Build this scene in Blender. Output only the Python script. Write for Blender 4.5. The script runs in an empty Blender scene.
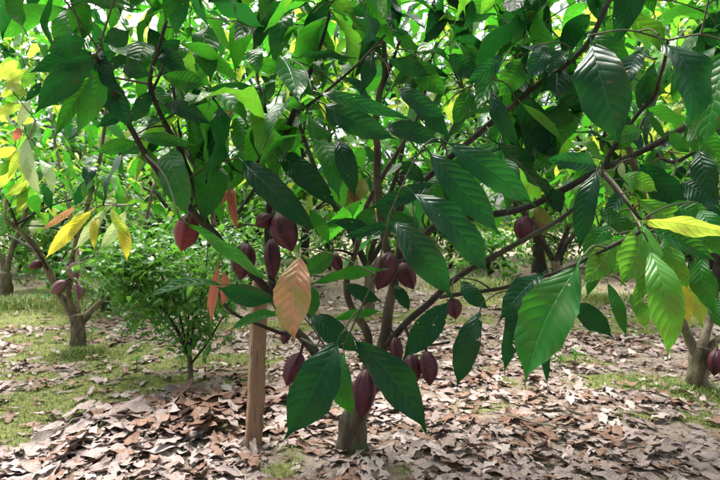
import bpy, math, random
import numpy as np
from mathutils import Vector, Matrix, noise

random.seed(7)
np.random.seed(7)
scene = bpy.context.scene
COL = scene.collection
TAU = math.tau

# ------------------------------------------------------------------ camera
F = 544.0            # focal length in photo pixels (photo 720 x 480)
HORIZON = 228.0
CAM_H = 0.95
cam_d = bpy.data.cameras.new("camera")
cam = bpy.data.objects.new("camera", cam_d)
COL.objects.link(cam)
cam_d.sensor_width = 36.0
cam_d.sensor_fit = 'HORIZONTAL'
cam_d.lens = 36.0 * F / 720.0
cam_d.clip_start = 0.02
cam_d.clip_end = 500.0
PITCH = math.atan((HORIZON - 240.0) / F)
cam.location = (0, 0, CAM_H)
cam.rotation_euler = (math.radians(90) + PITCH, 0, 0)
cam_d.dof.use_dof = True
cam_d.dof.focus_distance = 1.9
cam_d.dof.aperture_fstop = 7.0
scene.camera = cam

# ------------------------------------------------------------------ sky, sun, exposure
SUN_AZ = math.radians(-38)     # from +Y towards -X: behind the trees, to the left
SUN_EL = math.radians(64)
world = bpy.data.worlds.new("World")
scene.world = world
world.use_nodes = True
wn = world.node_tree.nodes
wl = world.node_tree.links
bg = wn["Background"]
sky = wn.new("ShaderNodeTexSky")
sky.sky_type = 'NISHITA'
sky.sun_disc = False
sky.sun_elevation = SUN_EL
sky.sun_rotation = SUN_AZ
sky.air_density = 1.0
sky.dust_density = 6.0
sky.ozone_density = 1.0
hsv = wn.new("ShaderNodeHueSaturation")
hsv.inputs["Saturation"].default_value = 0.42      # thin bright cloud
wl.new(sky.outputs[0], hsv.inputs["Color"])
wl.new(hsv.outputs[0], bg.inputs["Color"])
bg.inputs["Strength"].default_value = 0.12

sun_d = bpy.data.lights.new("sun", 'SUN')
sun_d.energy = 3.3
sun_d.angle = math.radians(32)
sun_d.color = (1.0, 0.96, 0.88)
sun = bpy.data.objects.new("sun", sun_d)
COL.objects.link(sun)
sdir = Vector((math.sin(SUN_AZ) * math.cos(SUN_EL), math.cos(SUN_AZ) * math.cos(SUN_EL), math.sin(SUN_EL)))
sun.rotation_euler = sdir.to_track_quat('Z', 'Y').to_euler()
sun.location = (0, 0, 20)

scene.view_settings.view_transform = 'Standard'
scene.view_settings.look = 'None'
scene.view_settings.gamma = 1.0
scene.view_settings.exposure = 1.6
cy = scene.cycles
cy.max_bounces = 8
cy.diffuse_bounces = 4
cy.transmission_bounces = 6
cy.glossy_bounces = 3
cy.transparent_max_bounces = 8
cy.use_denoising = True
cy.sample_clamp_indirect = 6.0

# ------------------------------------------------------------------ helpers
CP, SP = math.cos(PITCH), math.sin(PITCH)
def P(px, py, Z):
    """point seen at photo pixel (px, py), Z metres in front of the camera"""
    cx = (px - 360.0) / F * Z
    cyy = (240.0 - py) / F * Z
    return Vector((cx, Z * CP - cyy * SP, CAM_H + Z * SP + cyy * CP))

def G(px, py):
    """ground point seen at a photo pixel"""
    d = P(px, py, 1.0) - Vector((0, 0, CAM_H))
    t = -CAM_H / d.z
    return Vector((d.x * t, d.y * t, 0))

def tag(o, label=None, category=None, group=None, kind=None):
    if label: o["label"] = label
    if category: o["category"] = category
    if group: o["group"] = group
    if kind: o["kind"] = kind
    return o

def empty(name, loc):
    o = bpy.data.objects.new(name, None)
    o.empty_display_size = 0.1
    o.location = loc
    COL.objects.link(o)
    return o

def link(name, mesh, parent=None, matrix=None):
    o = bpy.data.objects.new(name, mesh)
    COL.objects.link(o)
    if parent is not None:
        o.parent = parent
        if matrix is None: matrix = Matrix.Identity(4)
        # parents are never rotated or scaled, only moved
        off = Vector((0, 0, 0)); p = parent
        chain = []
        while p is not None:
            chain.append(p); p = p.parent
        inv = Matrix.Identity(4)
        for q in chain:
            inv = inv @ q.matrix_basis.inverted()
        o.matrix_basis = inv @ matrix
    elif matrix is not None:
        o.matrix_basis = matrix
    return o

def new_mesh(name, verts, faces, mat, uvs=None, smooth=True, rnd=None):
    me = bpy.data.meshes.new(name)
    me.from_pydata([tuple(v) for v in verts], [], faces)
    if uvs is not None:
        lay = me.uv_layers.new(name="UVMap")
        vi = np.empty(len(me.loops), dtype=np.int32)
        me.loops.foreach_get("vertex_index", vi)
        lay.data.foreach_set("uv", np.asarray(uvs, dtype=np.float32)[vi].ravel())
    if rnd is not None:
        a = me.attributes.new("rnd", 'FLOAT', 'POINT')
        a.data.foreach_set("value", np.asarray(rnd, dtype=np.float32))
    for m in (mat if isinstance(mat, (list, tuple)) else [mat]):
        me.materials.append(m)
    if smooth:
        me.polygons.foreach_set("use_smooth", [True] * len(me.polygons))
    me.update()
    return me

def catmull(pts, n):
    """n samples per span through pts"""
    pts = [Vector(p) for p in pts]
    if len(pts) == 2:
        return [pts[0].lerp(pts[1], i / n) for i in range(n + 1)]
    ext = [pts[0] * 2 - pts[1]] + pts + [pts[-1] * 2 - pts[-2]]
    out = []
    for i in range(1, len(ext) - 2):
        a, b, c, d = ext[i - 1:i + 3]
        for k in range(n):
            t = k / n
            out.append(0.5 * ((2 * b) + (c - a) * t + (2 * a - 5 * b + 4 * c - d) * t * t + (3 * b - a - 3 * c + d) * t ** 3))
    out.append(pts[-1])
    return out

def tube(path, radii, sides, lump=0.0, seed=0.0):
    """verts, faces of a tapering tube along a path"""
    V, Fc = [], []
    n = len(path)
    up = Vector((0.3, 0.9, 0.25)).normalized()
    for i, p in enumerate(path):
        t = (path[min(i + 1, n - 1)] - path[max(i - 1, 0)])
        t = t.normalized() if t.length > 1e-9 else Vector((0, 0, 1))
        u = up - t * up.dot(t)
        u = u.normalized() if u.length > 1e-4 else t.orthogonal().normalized()
        up = u
        w = t.cross(u)
        for k in range(sides):
            a = TAU * k / sides
            r = radii[i]
            if lump:
                q = p * 14.0 + Vector((math.cos(a), math.sin(a), seed)) * 1.3
                r *= 1.0 + lump * noise.noise(q)
            V.append(p + (u * math.cos(a) + w * math.sin(a)) * r)
    for i in range(n - 1):
        for k in range(sides):
            a = i * sides + k; b = i * sides + (k + 1) % sides
            Fc.append((a, b, b + sides, a + sides))
    V.append(path[-1]); e = len(V) - 1
    for k in range(sides):
        Fc.append(((n - 1) * sides + k, (n - 1) * sides + (k + 1) % sides, e))
    return V, Fc

# ------------------------------------------------------------------ materials
class NT:
    def __init__(s, name):
        s.m = bpy.data.materials.new(name); s.m.use_nodes = True
        s.n = s.m.node_tree.nodes; s.l = s.m.node_tree.links
        s.b = s.n["Principled BSDF"]; s.out = s.n["Material Output"]
    def add(s, t, **kw):
        n = s.n.new(t)
        for k, v in kw.items(): setattr(n, k, v)
        return n
    def set(s, sock, v):
        if hasattr(v, "is_output") or isinstance(v, bpy.types.NodeSocket): s.l.new(v, sock)
        else: sock.default_value = v
    def math(s, op, a, b=0.0, c=None, clamp=False):
        n = s.add("ShaderNodeMath", operation=op); n.use_clamp = clamp
        s.set(n.inputs[0], a); s.set(n.inputs[1], b)
        if c is not None: s.set(n.inputs[2], c)
        return n.outputs[0]
    def mix(s, f, a, b, blend='MIX'):
        n = s.add("ShaderNodeMix", data_type='RGBA', blend_type=blend)
        s.set(n.inputs["Factor"], f)
        s.set(n.inputs[6], a if not isinstance(a, tuple) else (*a, 1)); s.set(n.inputs[7], b if not isinstance(b, tuple) else (*b, 1))
        return n.outputs[2]
    def noise(s, scale, detail=3.0, rough=0.55, vec=None):
        n = s.add("ShaderNodeTexNoise"); n.inputs["Scale"].default_value = scale
        n.inputs["Detail"].default_value = detail; n.inputs["Roughness"].default_value = rough
        if vec is not None: s.l.new(vec, n.inputs["Vector"])
        return n
    def ramp(s, fac, stops):
        n = s.add("ShaderNodeValToRGB"); e = n.color_ramp.elements
        while len(e) < len(stops): e.new(0.5)
        for i, (p, c) in enumerate(stops):
            e[i].position = p; e[i].color = (*c, 1) if len(c) == 3 else c
        s.l.new(fac, n.inputs[0])
        return n.outputs[0]
    def smooth(s, x, a, b):
        n = s.add("ShaderNodeMapRange", interpolation_type='SMOOTHSTEP')
        s.set(n.inputs[0], x); n.inputs[1].default_value = a; n.inputs[2].default_value = b
        return n.outputs[0]

def leaf_material(name, col_a, col_b, vein, trans, rough=0.38, trans_amt=0.35, spec=0.5, blotch=None, blotch_amt=0.0, bump=0.0022, nveins=10.0, dry=False, damage=0.0, dscale=1.0):
    t = NT(name)
    uv = t.add("ShaderNodeUVMap"); uv.uv_map = "UVMap"
    sep = t.add("ShaderNodeSeparateXYZ"); t.l.new(uv.outputs[0], sep.inputs[0])
    u, v = sep.outputs[0], sep.outputs[1]
    a = t.math('MULTIPLY', t.math('ABSOLUTE', t.math('SUBTRACT', v, 0.5)), 2.0)
    # side veins curve forward towards the margin
    ph = t.math('SUBTRACT', t.math('MULTIPLY', u, nveins), t.math('ADD', t.math('MULTIPLY', a, 1.1), t.math('MULTIPLY', t.math('POWER', a, 2.0), 0.7)))
    ph = t.math('ADD', ph, t.math('MULTIPLY', t.math('GREATER_THAN', v, 0.5), 0.35))
    fr = t.math('ABSOLUTE', t.math('SUBTRACT', t.math('FRACT', ph), 0.5))        # 0 on vein, 0.5 between
    veinm = t.math('SUBTRACT', 1.0, t.smooth(fr, 0.02, 0.075))
    veinm = t.math('MULTIPLY', veinm, t.math('SUBTRACT', 1.0, t.smooth(a, 0.55, 1.0)))
    mid = t.math('SUBTRACT', 1.0, t.smooth(a, 0.025, 0.07))
    vm = t.math('MAXIMUM', t.math('MULTIPLY', veinm, 0.5), mid)
    oi = t.add("ShaderNodeObjectInfo")
    at = t.add("ShaderNodeAttribute"); at.attribute_name = "rnd"
    r = t.math('FRACT', t.math('ADD', oi.outputs["Random"], at.outputs["Fac"]))
    tc = t.add("ShaderNodeTexCoord")
    nz = t.noise(9.0, 3.0, vec=tc.outputs["Object"])
    f = t.math('ADD', t.math('MULTIPLY', r, 0.75), t.math('MULTIPLY', t.math('SUBTRACT', nz.outputs["Fac"], 0.4), 0.7), clamp=True)
    base = t.mix(f, col_a, col_b)
    tr = t.mix(f, tuple(c * 0.75 for c in trans), tuple(min(1, c * 1.25) for c in trans))
    if blotch is not None:
        nb = t.noise(16.0, 4.0, vec=tc.outputs["Object"])
        bm = t.math('MULTIPLY', t.smooth(nb.outputs["Fac"], 0.5, 0.66), blotch_amt)
        bm = t.math('MAXIMUM', bm, t.math('MULTIPLY', t.smooth(u, 0.88, 1.0), blotch_amt))
        base = t.mix(bm, base, blotch); tr = t.mix(bm, tr, blotch)
    base = t.mix(t.math('MULTIPLY', vm, 0.6), base, vein)
    hole = None
    if damage:
        sv = t.add("ShaderNodeVectorMath", operation='ADD'); t.l.new(tc.outputs["Object"], sv.inputs[0])
        cmb = t.add("ShaderNodeCombineXYZ"); t.set(cmb.inputs[0], t.math('MULTIPLY', r, 37.0)); t.set(cmb.inputs[1], t.math('MULTIPLY', r, 91.0)); t.l.new(cmb.outputs[0], sv.inputs[1])
        n_s = t.noise(55.0 * dscale, 2.0, 0.5, sv.outputs[0]); n_h = t.noise(34.0 * dscale, 2.0, 0.6, sv.outputs[0]); n_w = t.noise(7.0 * dscale, 2.0, 0.5, sv.outputs[0])
        spot = t.math('MULTIPLY', t.smooth(n_s.outputs["Fac"], 0.67, 0.72), t.smooth(n_w.outputs["Fac"], 0.42, 0.6))
        edge = t.math('MULTIPLY', t.smooth(t.math('ADD', a, t.math('MULTIPLY', t.math('SUBTRACT', n_w.outputs["Fac"], 0.5), 1.1)), 1.02, 1.14), 0.8)
        br = t.math('MULTIPLY', t.math('MAXIMUM', spot, edge), damage)
        base = t.mix(br, base, (0.085, 0.058, 0.026)); tr = t.mix(br, tr, (0.12, 0.07, 0.03))
        dust = t.math('MULTIPLY', t.smooth(n_w.outputs["Fac"], 0.45, 0.75), 0.05)
        base = t.mix(dust, base, (0.16, 0.19, 0.13))
        hole = t.math('MULTIPLY', t.smooth(n_h.outputs["Fac"], 0.715, 0.725), t.math('MULTIPLY', t.math('GREATER_THAN', n_w.outputs["Fac"], 0.47), t.math('GREATER_THAN', a, 0.12)))
    t.set(t.b.inputs["Base Color"], base)
    nr = t.noise(30.0, 2.0, vec=tc.outputs["Object"])
    t.set(t.b.inputs["Roughness"], t.math('ADD', rough - 0.08, t.math('MULTIPLY', nr.outputs["Fac"], 0.18)))
    t.b.inputs["Specular IOR Level"].default_value = spec
    pill = t.math('MULTIPLY', t.math('SUBTRACT', 1.0, t.math('POWER', t.math('SUBTRACT', 1.0, t.math('MULTIPLY', fr, 2.0)), 2.0)), t.math('SUBTRACT', 1.0, t.math('MULTIPLY', a, 0.5)))
    h = t.math('SUBTRACT', pill, t.math('MULTIPLY', mid, 0.8))
    h = t.math('ADD', h, t.math('MULTIPLY', nr.outputs["Fac"], 0.35 if not dry else 1.2))
    bp = t.add("ShaderNodeBump"); bp.inputs["Strength"].default_value = 0.8; bp.inputs["Distance"].default_value = bump
    t.l.new(h, bp.inputs["Height"])
    t.l.new(bp.outputs[0], t.b.inputs["Normal"])
    if trans_amt > 0:
        tb = t.add("ShaderNodeBsdfTranslucent")
        t.set(tb.inputs["Color"], tr); t.l.new(bp.outputs[0], tb.inputs["Normal"])
        mx = t.add("ShaderNodeMixShader"); mx.inputs[0].default_value = trans_amt
        t.l.new(t.b.outputs[0], mx.inputs[1]); t.l.new(tb.outputs[0], mx.inputs[2])
        last = mx.outputs[0]
        if hole is not None:
            tp = t.add("ShaderNodeBsdfTransparent"); m2 = t.add("ShaderNodeMixShader")
            t.set(m2.inputs[0], hole); t.l.new(last, m2.inputs[1]); t.l.new(tp.outputs[0], m2.inputs[2]); last = m2.outputs[0]
        t.l.new(last, t.out.inputs["Surface"])
    return t.m

LEAF = {
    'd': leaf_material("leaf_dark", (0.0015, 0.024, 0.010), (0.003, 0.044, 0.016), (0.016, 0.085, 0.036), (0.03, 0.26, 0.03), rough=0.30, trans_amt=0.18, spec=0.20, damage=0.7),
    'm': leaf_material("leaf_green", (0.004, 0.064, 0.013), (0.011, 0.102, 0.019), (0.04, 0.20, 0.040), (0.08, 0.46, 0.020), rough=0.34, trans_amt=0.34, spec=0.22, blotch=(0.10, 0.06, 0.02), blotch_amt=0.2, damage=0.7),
    'l': leaf_material("leaf_light_backlit", (0.026, 0.150, 0.016), (0.060, 0.225, 0.022), (0.10, 0.27, 0.05), (0.19, 0.56, 0.03), rough=0.36, trans_amt=0.40, spec=0.4, blotch=(0.16, 0.10, 0.03), blotch_amt=0.3),  # light green with the glow of backlighting put into the colour
    'g': leaf_material("leaf_yellow_green", (0.15, 0.28, 0.03), (0.28, 0.36, 0.04), (0.32, 0.42, 0.12), (0.52, 0.70, 0.07), rough=0.42, trans_amt=0.5, blotch=(0.35, 0.16, 0.04), blotch_amt=0.3),
    'y': leaf_material("leaf_yellow", (0.48, 0.42, 0.03), (0.62, 0.52, 0.05), (0.55, 0.52, 0.16), (0.85, 0.75, 0.06), rough=0.42, trans_amt=0.45, blotch=(0.36, 0.34, 0.05), blotch_amt=0.5),
    'b': leaf_material("leaf_pale_sunlit", (0.32, 0.46, 0.20), (0.46, 0.56, 0.32), (0.6, 0.66, 0.45), (0.6, 0.75, 0.3), rough=0.34, trans_amt=0.35),  # pale colour stands in for sun glare and gloss on the leaves
    'p': leaf_material("leaf_young_red", (0.34, 0.115, 0.075), (0.46, 0.18, 0.11), (0.44, 0.20, 0.13), (0.65, 0.20, 0.10), rough=0.45, trans_amt=0.35, bump=0.001),
    'k': leaf_material("leaf_dying_pink", (0.42, 0.19, 0.105), (0.54, 0.29, 0.165), (0.62, 0.44, 0.28), (0.7, 0.36, 0.16), rough=0.5, trans_amt=0.22, bump=0.006, blotch=(0.30, 0.26, 0.07), blotch_amt=0.85, dry=True, damage=0.8),
    'o': leaf_material("leaf_olive", (0.08, 0.12, 0.02), (0.14, 0.15, 0.03), (0.2, 0.2, 0.07), (0.36, 0.40, 0.05), rough=0.45, trans_amt=0.4, blotch=(0.16, 0.06, 0.02), blotch_amt=0.9),
    's': leaf_material("leaf_shrub", (0.028, 0.125, 0.024), (0.085, 0.24, 0.042), (0.11, 0.24, 0.08), (0.20, 0.52, 0.05), rough=0.30, trans_amt=0.3, bump=0.0006),
}
DRY = {
    'a': leaf_material("dry_leaf_grey", (0.27, 0.200, 0.185), (0.41, 0.325, 0.305), (0.37, 0.30, 0.27), (0.4, 0.28, 0.2), rough=0.66, trans_amt=0.0, bump=0.0016, blotch=(0.20, 0.13, 0.10), blotch_amt=0.55, dry=True, spec=0.25),
    'r': leaf_material("dry_leaf_brown", (0.16, 0.080, 0.052), (0.31, 0.175, 0.125), (0.28, 0.18, 0.12), (0.3, 0.14, 0.08), rough=0.58, trans_amt=0.0, bump=0.0016, blotch=(0.07, 0.04, 0.03), blotch_amt=0.7, dry=True, spec=0.35),
    'w': leaf_material("dry_leaf_pale", (0.42, 0.345, 0.32), (0.52, 0.445, 0.415), (0.55, 0.47, 0.42), (0.5, 0.4, 0.3), rough=0.62, trans_amt=0.0, bump=0.0016, blotch=(0.36, 0.28, 0.24), blotch_amt=0.5, dry=True, spec=0.25),
}

def bark_material(name, a, b, c, scale=22.0):
    t = NT(name)
    tc = t.add("ShaderNodeTexCoord")
    mp = t.add("ShaderNodeMapping"); mp.inputs["Scale"].default_value = (1, 1, 0.35)
    t.l.new(tc.outputs["Object"], mp.inputs[0])
    n1 = t.noise(scale, 6.0, 0.65, mp.outputs[0]); n2 = t.noise(6.0, 4.0, 0.6, tc.outputs["Object"])
    base = t.mix(t.smooth(n1.outputs["Fac"], 0.40, 0.62), a, b)
    base = t.mix(t.smooth(n2.outputs["Fac"], 0.52, 0.66), base, c)
    t.set(t.b.inputs["Base Color"], base)
    t.b.inputs["Roughness"].default_value = 0.8
    bp = t.add("ShaderNodeBump"); bp.inputs["Strength"].default_value = 0.9; bp.inputs["Distance"].default_value = 0.012
    t.l.new(n1.outputs["Fac"], bp.inputs["Height"]); t.l.new(bp.outputs[0], t.b.inputs["Normal"])
    return t.m
BARK = bark_material("bark_brown", (0.010, 0.008, 0.006), (0.028, 0.021, 0.015), (0.055, 0.054, 0.036))
BARK_OLD = bark_material("bark_mossy", (0.085, 0.065, 0.042), (0.19, 0.155, 0.105), (0.13, 0.16, 0.055), 30.0)
BARK_MAIN = bark_material("bark_dark_mossy", (0.04, 0.030, 0.020), (0.10, 0.080, 0.050), (0.075, 0.095, 0.03), 26.0)
BARK_PALE = bark_material("bark_pale", (0.17, 0.14, 0.10), (0.28, 0.24, 0.17), (0.20, 0.22, 0.11))
TWIG = bark_material("twig_green", (0.035, 0.04, 0.018), (0.07, 0.085, 0.03), (0.06, 0.035, 0.022))

def pod_material(name, ridge, groove, red):
    t = NT(name)
    uv = t.add("ShaderNodeUVMap"); uv.uv_map = "UVMap"
    sep = t.add("ShaderNodeSeparateXYZ"); t.l.new(uv.outputs[0], sep.inputs[0])
    tc = t.add("ShaderNodeTexCoord")
    oi = t.add("ShaderNodeObjectInfo")
    n1 = t.noise(45.0, 5.0, 0.6, tc.outputs["Object"]); n2 = t.noise(14.0, 3.0, 0.5, tc.outputs["Object"])
    g = t.math('ABSOLUTE', t.math('SINE', t.math('MULTIPLY', sep.outputs[0], math.pi * 5)))
    base = t.mix(t.math('MULTIPLY', t.smooth(g, 0.0, 0.8), 0.8), groove, ridge)
    base = t.mix(t.math('MULTIPLY', t.smooth(n2.outputs["Fac"], 0.45, 0.65), 0.7), base, red)
    base = t.mix(t.math('MULTIPLY', t.math('MULTIPLY', t.smooth(n1.outputs["Fac"], 0.48, 0.62), t.smooth(g, 0.6, 0.97)), 0.4), base, (0.20, 0.10, 0.115))
    base = t.mix(t.math('MULTIPLY', t.smooth(t.noise(28.0, 4.0, 0.7, tc.outputs['Object']).outputs['Fac'], 0.63, 0.70), 0.8), base, (0.05, 0.03, 0.02))
    t.set(t.b.inputs["Base Color"], base)
    t.b.inputs["Roughness"].default_value = 0.42; t.b.inputs['Specular IOR Level'].default_value = 0.32
    bp = t.add("ShaderNodeBump"); bp.inputs["Strength"].default_value = 0.5; bp.inputs["Distance"].default_value = 0.003
    t.l.new(n1.outputs["Fac"], bp.inputs["Height"]); t.l.new(bp.outputs[0], t.b.inputs["Normal"])
    return t.m
POD = pod_material("pod_maroon", (0.078, 0.012, 0.028), (0.013, 0.003, 0.007), (0.095, 0.011, 0.022))
POD_SUNLIT = pod_material("pod_sunlit", (0.20, 0.022, 0.028), (0.06, 0.008, 0.012), (0.22, 0.03, 0.03))  # lit copy of the maroon pod: sunlight painted as a brighter red
POD_PALE = pod_material("pod_bloom", (0.22, 0.11, 0.13), (0.12, 0.045, 0.06), (0.26, 0.12, 0.12))

def ground_material():
    t = NT("soil")
    tc = t.add("ShaderNodeTexCoord"); o = tc.outputs["Object"]
    at = t.add("ShaderNodeAttribute"); at.attribute_name = "moss"
    n1 = t.noise(3.0, 6.0, 0.6, o); n2 = t.noise(38.0, 5.0, 0.65, o); n3 = t.noise(120.0, 3.0, 0.6, o)
    soil = t.mix(t.smooth(n2.outputs["Fac"], 0.32, 0.68), (0.17, 0.125, 0.10), (0.36, 0.29, 0.24))
    soil = t.mix(t.math('MULTIPLY', t.smooth(n1.outputs["Fac"], 0.45, 0.7), 0.6), soil, (0.36, 0.30, 0.24))
    moss = t.mix(t.smooth(n2.outputs["Fac"], 0.35, 0.66), (0.12, 0.14, 0.045), (0.27, 0.28, 0.10))
    m = t.math('ADD', at.outputs["Fac"], t.math('MULTIPLY', t.math('SUBTRACT', n1.outputs["Fac"], 0.5), 0.8))
    m = t.math('ADD', m, t.math('MULTIPLY', t.math('SUBTRACT', n2.outputs["Fac"], 0.5), 0.7))
    col = t.mix(t.smooth(m, 0.3, 0.7), soil, moss)
    t.set(t.b.inputs["Base Color"], col)
    t.b.inputs["Roughness"].default_value = 0.95
    t.b.inputs["Specular IOR Level"].default_value = 0.15
    bp = t.add("ShaderNodeBump"); bp.inputs["Strength"].default_value = 1.0; bp.inputs["Distance"].default_value = 0.02
    t.l.new(t.math('ADD', n2.outputs["Fac"], t.math('MULTIPLY', n3.outputs["Fac"], 0.5)), bp.inputs["Height"])
    t.l.new(bp.outputs[0], t.b.inputs["Normal"])
    return t.m
SOIL = ground_material()

def grass_material():
    t = NT("grass_blades")
    at = t.add("ShaderNodeAttribute"); at.attribute_name = "rnd"
    c = t.ramp(at.outputs["Fac"], [(0.0, (0.07, 0.14, 0.025)), (0.4, (0.15, 0.24, 0.045)), (0.75, (0.26, 0.29, 0.08)), (1.0, (0.42, 0.36, 0.19))])
    t.set(t.b.inputs["Base Color"], c); t.b.inputs["Roughness"].default_value = 0.6
    tb = t.add("ShaderNodeBsdfTranslucent"); t.l.new(c, tb.inputs[0])
    mx = t.add("ShaderNodeMixShader"); mx.inputs[0].default_value = 0.35
    t.l.new(t.b.outputs[0], mx.inputs[1]); t.l.new(tb.outputs[0], mx.inputs[2]); t.l.new(mx.outputs[0], t.out.inputs[0])
    return t.m
GRASS = grass_material()

def wood_material():
    t = NT("stake_wood")
    tc = t.add("ShaderNodeTexCoord")
    mp = t.add("ShaderNodeMapping"); mp.inputs["Scale"].default_value = (1, 1, 0.06)
    t.l.new(tc.outputs["Object"], mp.inputs[0])
    n1 = t.noise(95.0, 5.0, 0.6, mp.outputs[0]); n2 = t.noise(9.0, 4.0, 0.6, tc.outputs["Object"])
    c = t.mix(n1.outputs["Fac"], (0.17, 0.095, 0.055), (0.36, 0.23, 0.145))
    c = t.mix(t.math('MULTIPLY', t.smooth(n2.outputs["Fac"], 0.5, 0.7), 0.6), c, (0.24, 0.19, 0.145))
    n3 = t.noise(60.0, 4.0, 0.7, mp.outputs[0]); n4 = t.noise(5.0, 5.0, 0.7, tc.outputs['Object'])
    c = t.mix(t.math('MULTIPLY', t.smooth(n3.outputs['Fac'], 0.58, 0.66), 0.8), c, (0.06, 0.035, 0.022))
    c = t.mix(t.math('MULTIPLY', t.smooth(n4.outputs['Fac'], 0.5, 0.64), 0.5), c, (0.34, 0.29, 0.23))
    t.set(t.b.inputs["Base Color"], c); t.b.inputs["Roughness"].default_value = 0.75
    bp = t.add("ShaderNodeBump"); bp.inputs["Strength"].default_value = 0.6; bp.inputs["Distance"].default_value = 0.004
    t.l.new(n1.outputs["Fac"], bp.inputs["Height"]); t.l.new(bp.outputs[0], t.b.inputs["Normal"])
    return t.m
WOOD = wood_material()

# ------------------------------------------------------------------ leaf shapes
def leaf_half_width(t):
    """oblong blade, tapered base, drawn-out drip tip"""
    if t <= 0 or t >= 1: return 0.0
    body = min(1.0, t / 0.90)
    w = math.sin(math.pi * body ** 1.05) ** 0.70 if body < 1 else 0.0
    tip = 0.115 * (1 - t) / 0.10 if t > 0.90 else 0.115 * min(1, max(0, (t - 0.6) / 0.3))
    return 0.5 * max(w, tip)

def leaf_geo(L=1.0, W=0.36, bow=0.10, keel=0.25, wave=0.05, twist=0.0, side=0.0, nu=11, nh=2, petiole=0.0, seed=0, notch=0.0, crook=0.5):
    """a leaf along +X from base (0,0,0) to tip (L,0,0), upper face +Z"""
    rg = random.Random(seed)
    ph1, ph2 = rg.random() * TAU, rg.random() * TAU
    V, UV, Fc = [], [], []
    cols = 2 * nh + 1
    for i in range(nu + 1):
        t = i / nu
        tt = 0.004 + 0.994 * t
        hw = W * leaf_half_width(tt)
        arch = bow * L * (4 * t * (1 - t)) * (1 + crook * (0.5 - t) * 2)
        sy = side * L * 4 * t * (1 - t)
        tw = twist * (t - 0.3)
        for j in range(cols):
            s = (j - nh) / nh
            e = 1.0
            if notch and abs(s) == 1: e = 1.0 - notch * rg.random()
            y = hw * s * e
            z = keel * abs(y) * (1 - 0.35 * abs(s)) + wave * W * (abs(s) ** 1.5) * math.sin(TAU * 2.3 * t + (ph1 if s > 0 else ph2)) * (1 - t * 0.3)
            y2 = y * math.cos(tw) - z * math.sin(tw); z2 = y * math.sin(tw) + z * math.cos(tw)
            V.append(Vector((t * L + abs(s) * hw * 0.05, y2 + sy, z2 + arch))); UV.append((t, s * 0.5 + 0.5))
    for i in range(nu):
        for j in range(cols - 1):
            a = i * cols + j
            Fc.append((a, a + cols, a + cols + 1, a + 1))
    if petiole > 0:
        p0 = Vector((-petiole * 0.9, 0, -petiole * 0.3)); 
        path = [p0, Vector((-petiole * 0.45, 0, -petiole * 0.05)), Vector((0.0, 0, 0)), Vector((0.07 * L, 0, bow * L * 0.2))]
        pv, pf = tube(path, [petiole * 0.085, petiole * 0.075, petiole * 0.07, petiole * 0.03], 4)
        b = len(V)
        V += pv; UV += [(0.3, 0.5)] * len(pv)
        Fc += [tuple(k + b for k in f) for f in pf]
    return V, Fc, UV

NVAR = 12
LEAF_SHARED = {}
def shared_leaf(kind, k):
    key = (kind, k)
    if key not in LEAF_SHARED:
        rg = random.Random(k * 17 + 3)
        V, Fc, UV = leaf_geo(1.0, 0.27 + 0.10 * rg.random(), 0.02 + 0.22 * rg.random(), rg.choice([0.1, 0.25, 0.4, 0.75]), 0.04 + 0.12 * rg.random(),
                             rg.uniform(-0.9, 0.9), rg.uniform(-0.09, 0.09), nu=10, nh=1 if kind == 's' else 2, petiole=0.10, seed=k)
        LEAF_SHARED[key] = (new_mesh("leaf_" + kind, V, Fc, LEAF[kind], UV), np.array([tuple(v) for v in V]), Fc, np.array(UV))
    return LEAF_SHARED[key]

def leaf_matrix(base, direction, normal, L):
    d = Vector(direction).normalized()
    n = Vector(normal); n = n - d * n.dot(d)
    n = n.normalized() if n.length > 1e-4 else d.orthogonal().normalized()
    b = n.cross(d)
    m = Matrix.Identity(4)
    for i in range(3):
        m[i][0], m[i][1], m[i][2], m[i][3] = d[i] * L, b[i] * L, n[i] * L, base[i]
    return m

class Merge:
    """many small pieces joined in one mesh"""
    def __init__(s): s.V, s.F, s.UV, s.R, s.M, s.n = [], [], [], [], [], 0
    def add(s, V, Fc, UV, matrix, rnd, mi=0):
        M = np.array(matrix)
        W = V @ M[:3, :3].T + M[:3, 3]
        s.V.append(W); s.UV.append(UV); s.R.append(np.full(len(V), rnd))
        n = s.n
        s.F += [tuple(k + n for k in f) for f in Fc]
        s.M += [mi] * len(Fc)
        s.n += len(V)
    def build(s, name, mats):
        if not s.V: return None
        me = new_mesh(name, np.concatenate(s.V).tolist(), s.F, mats, np.concatenate(s.UV), rnd=np.concatenate(s.R))
        me.polygons.foreach_set("material_index", s.M)
        return me

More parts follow.
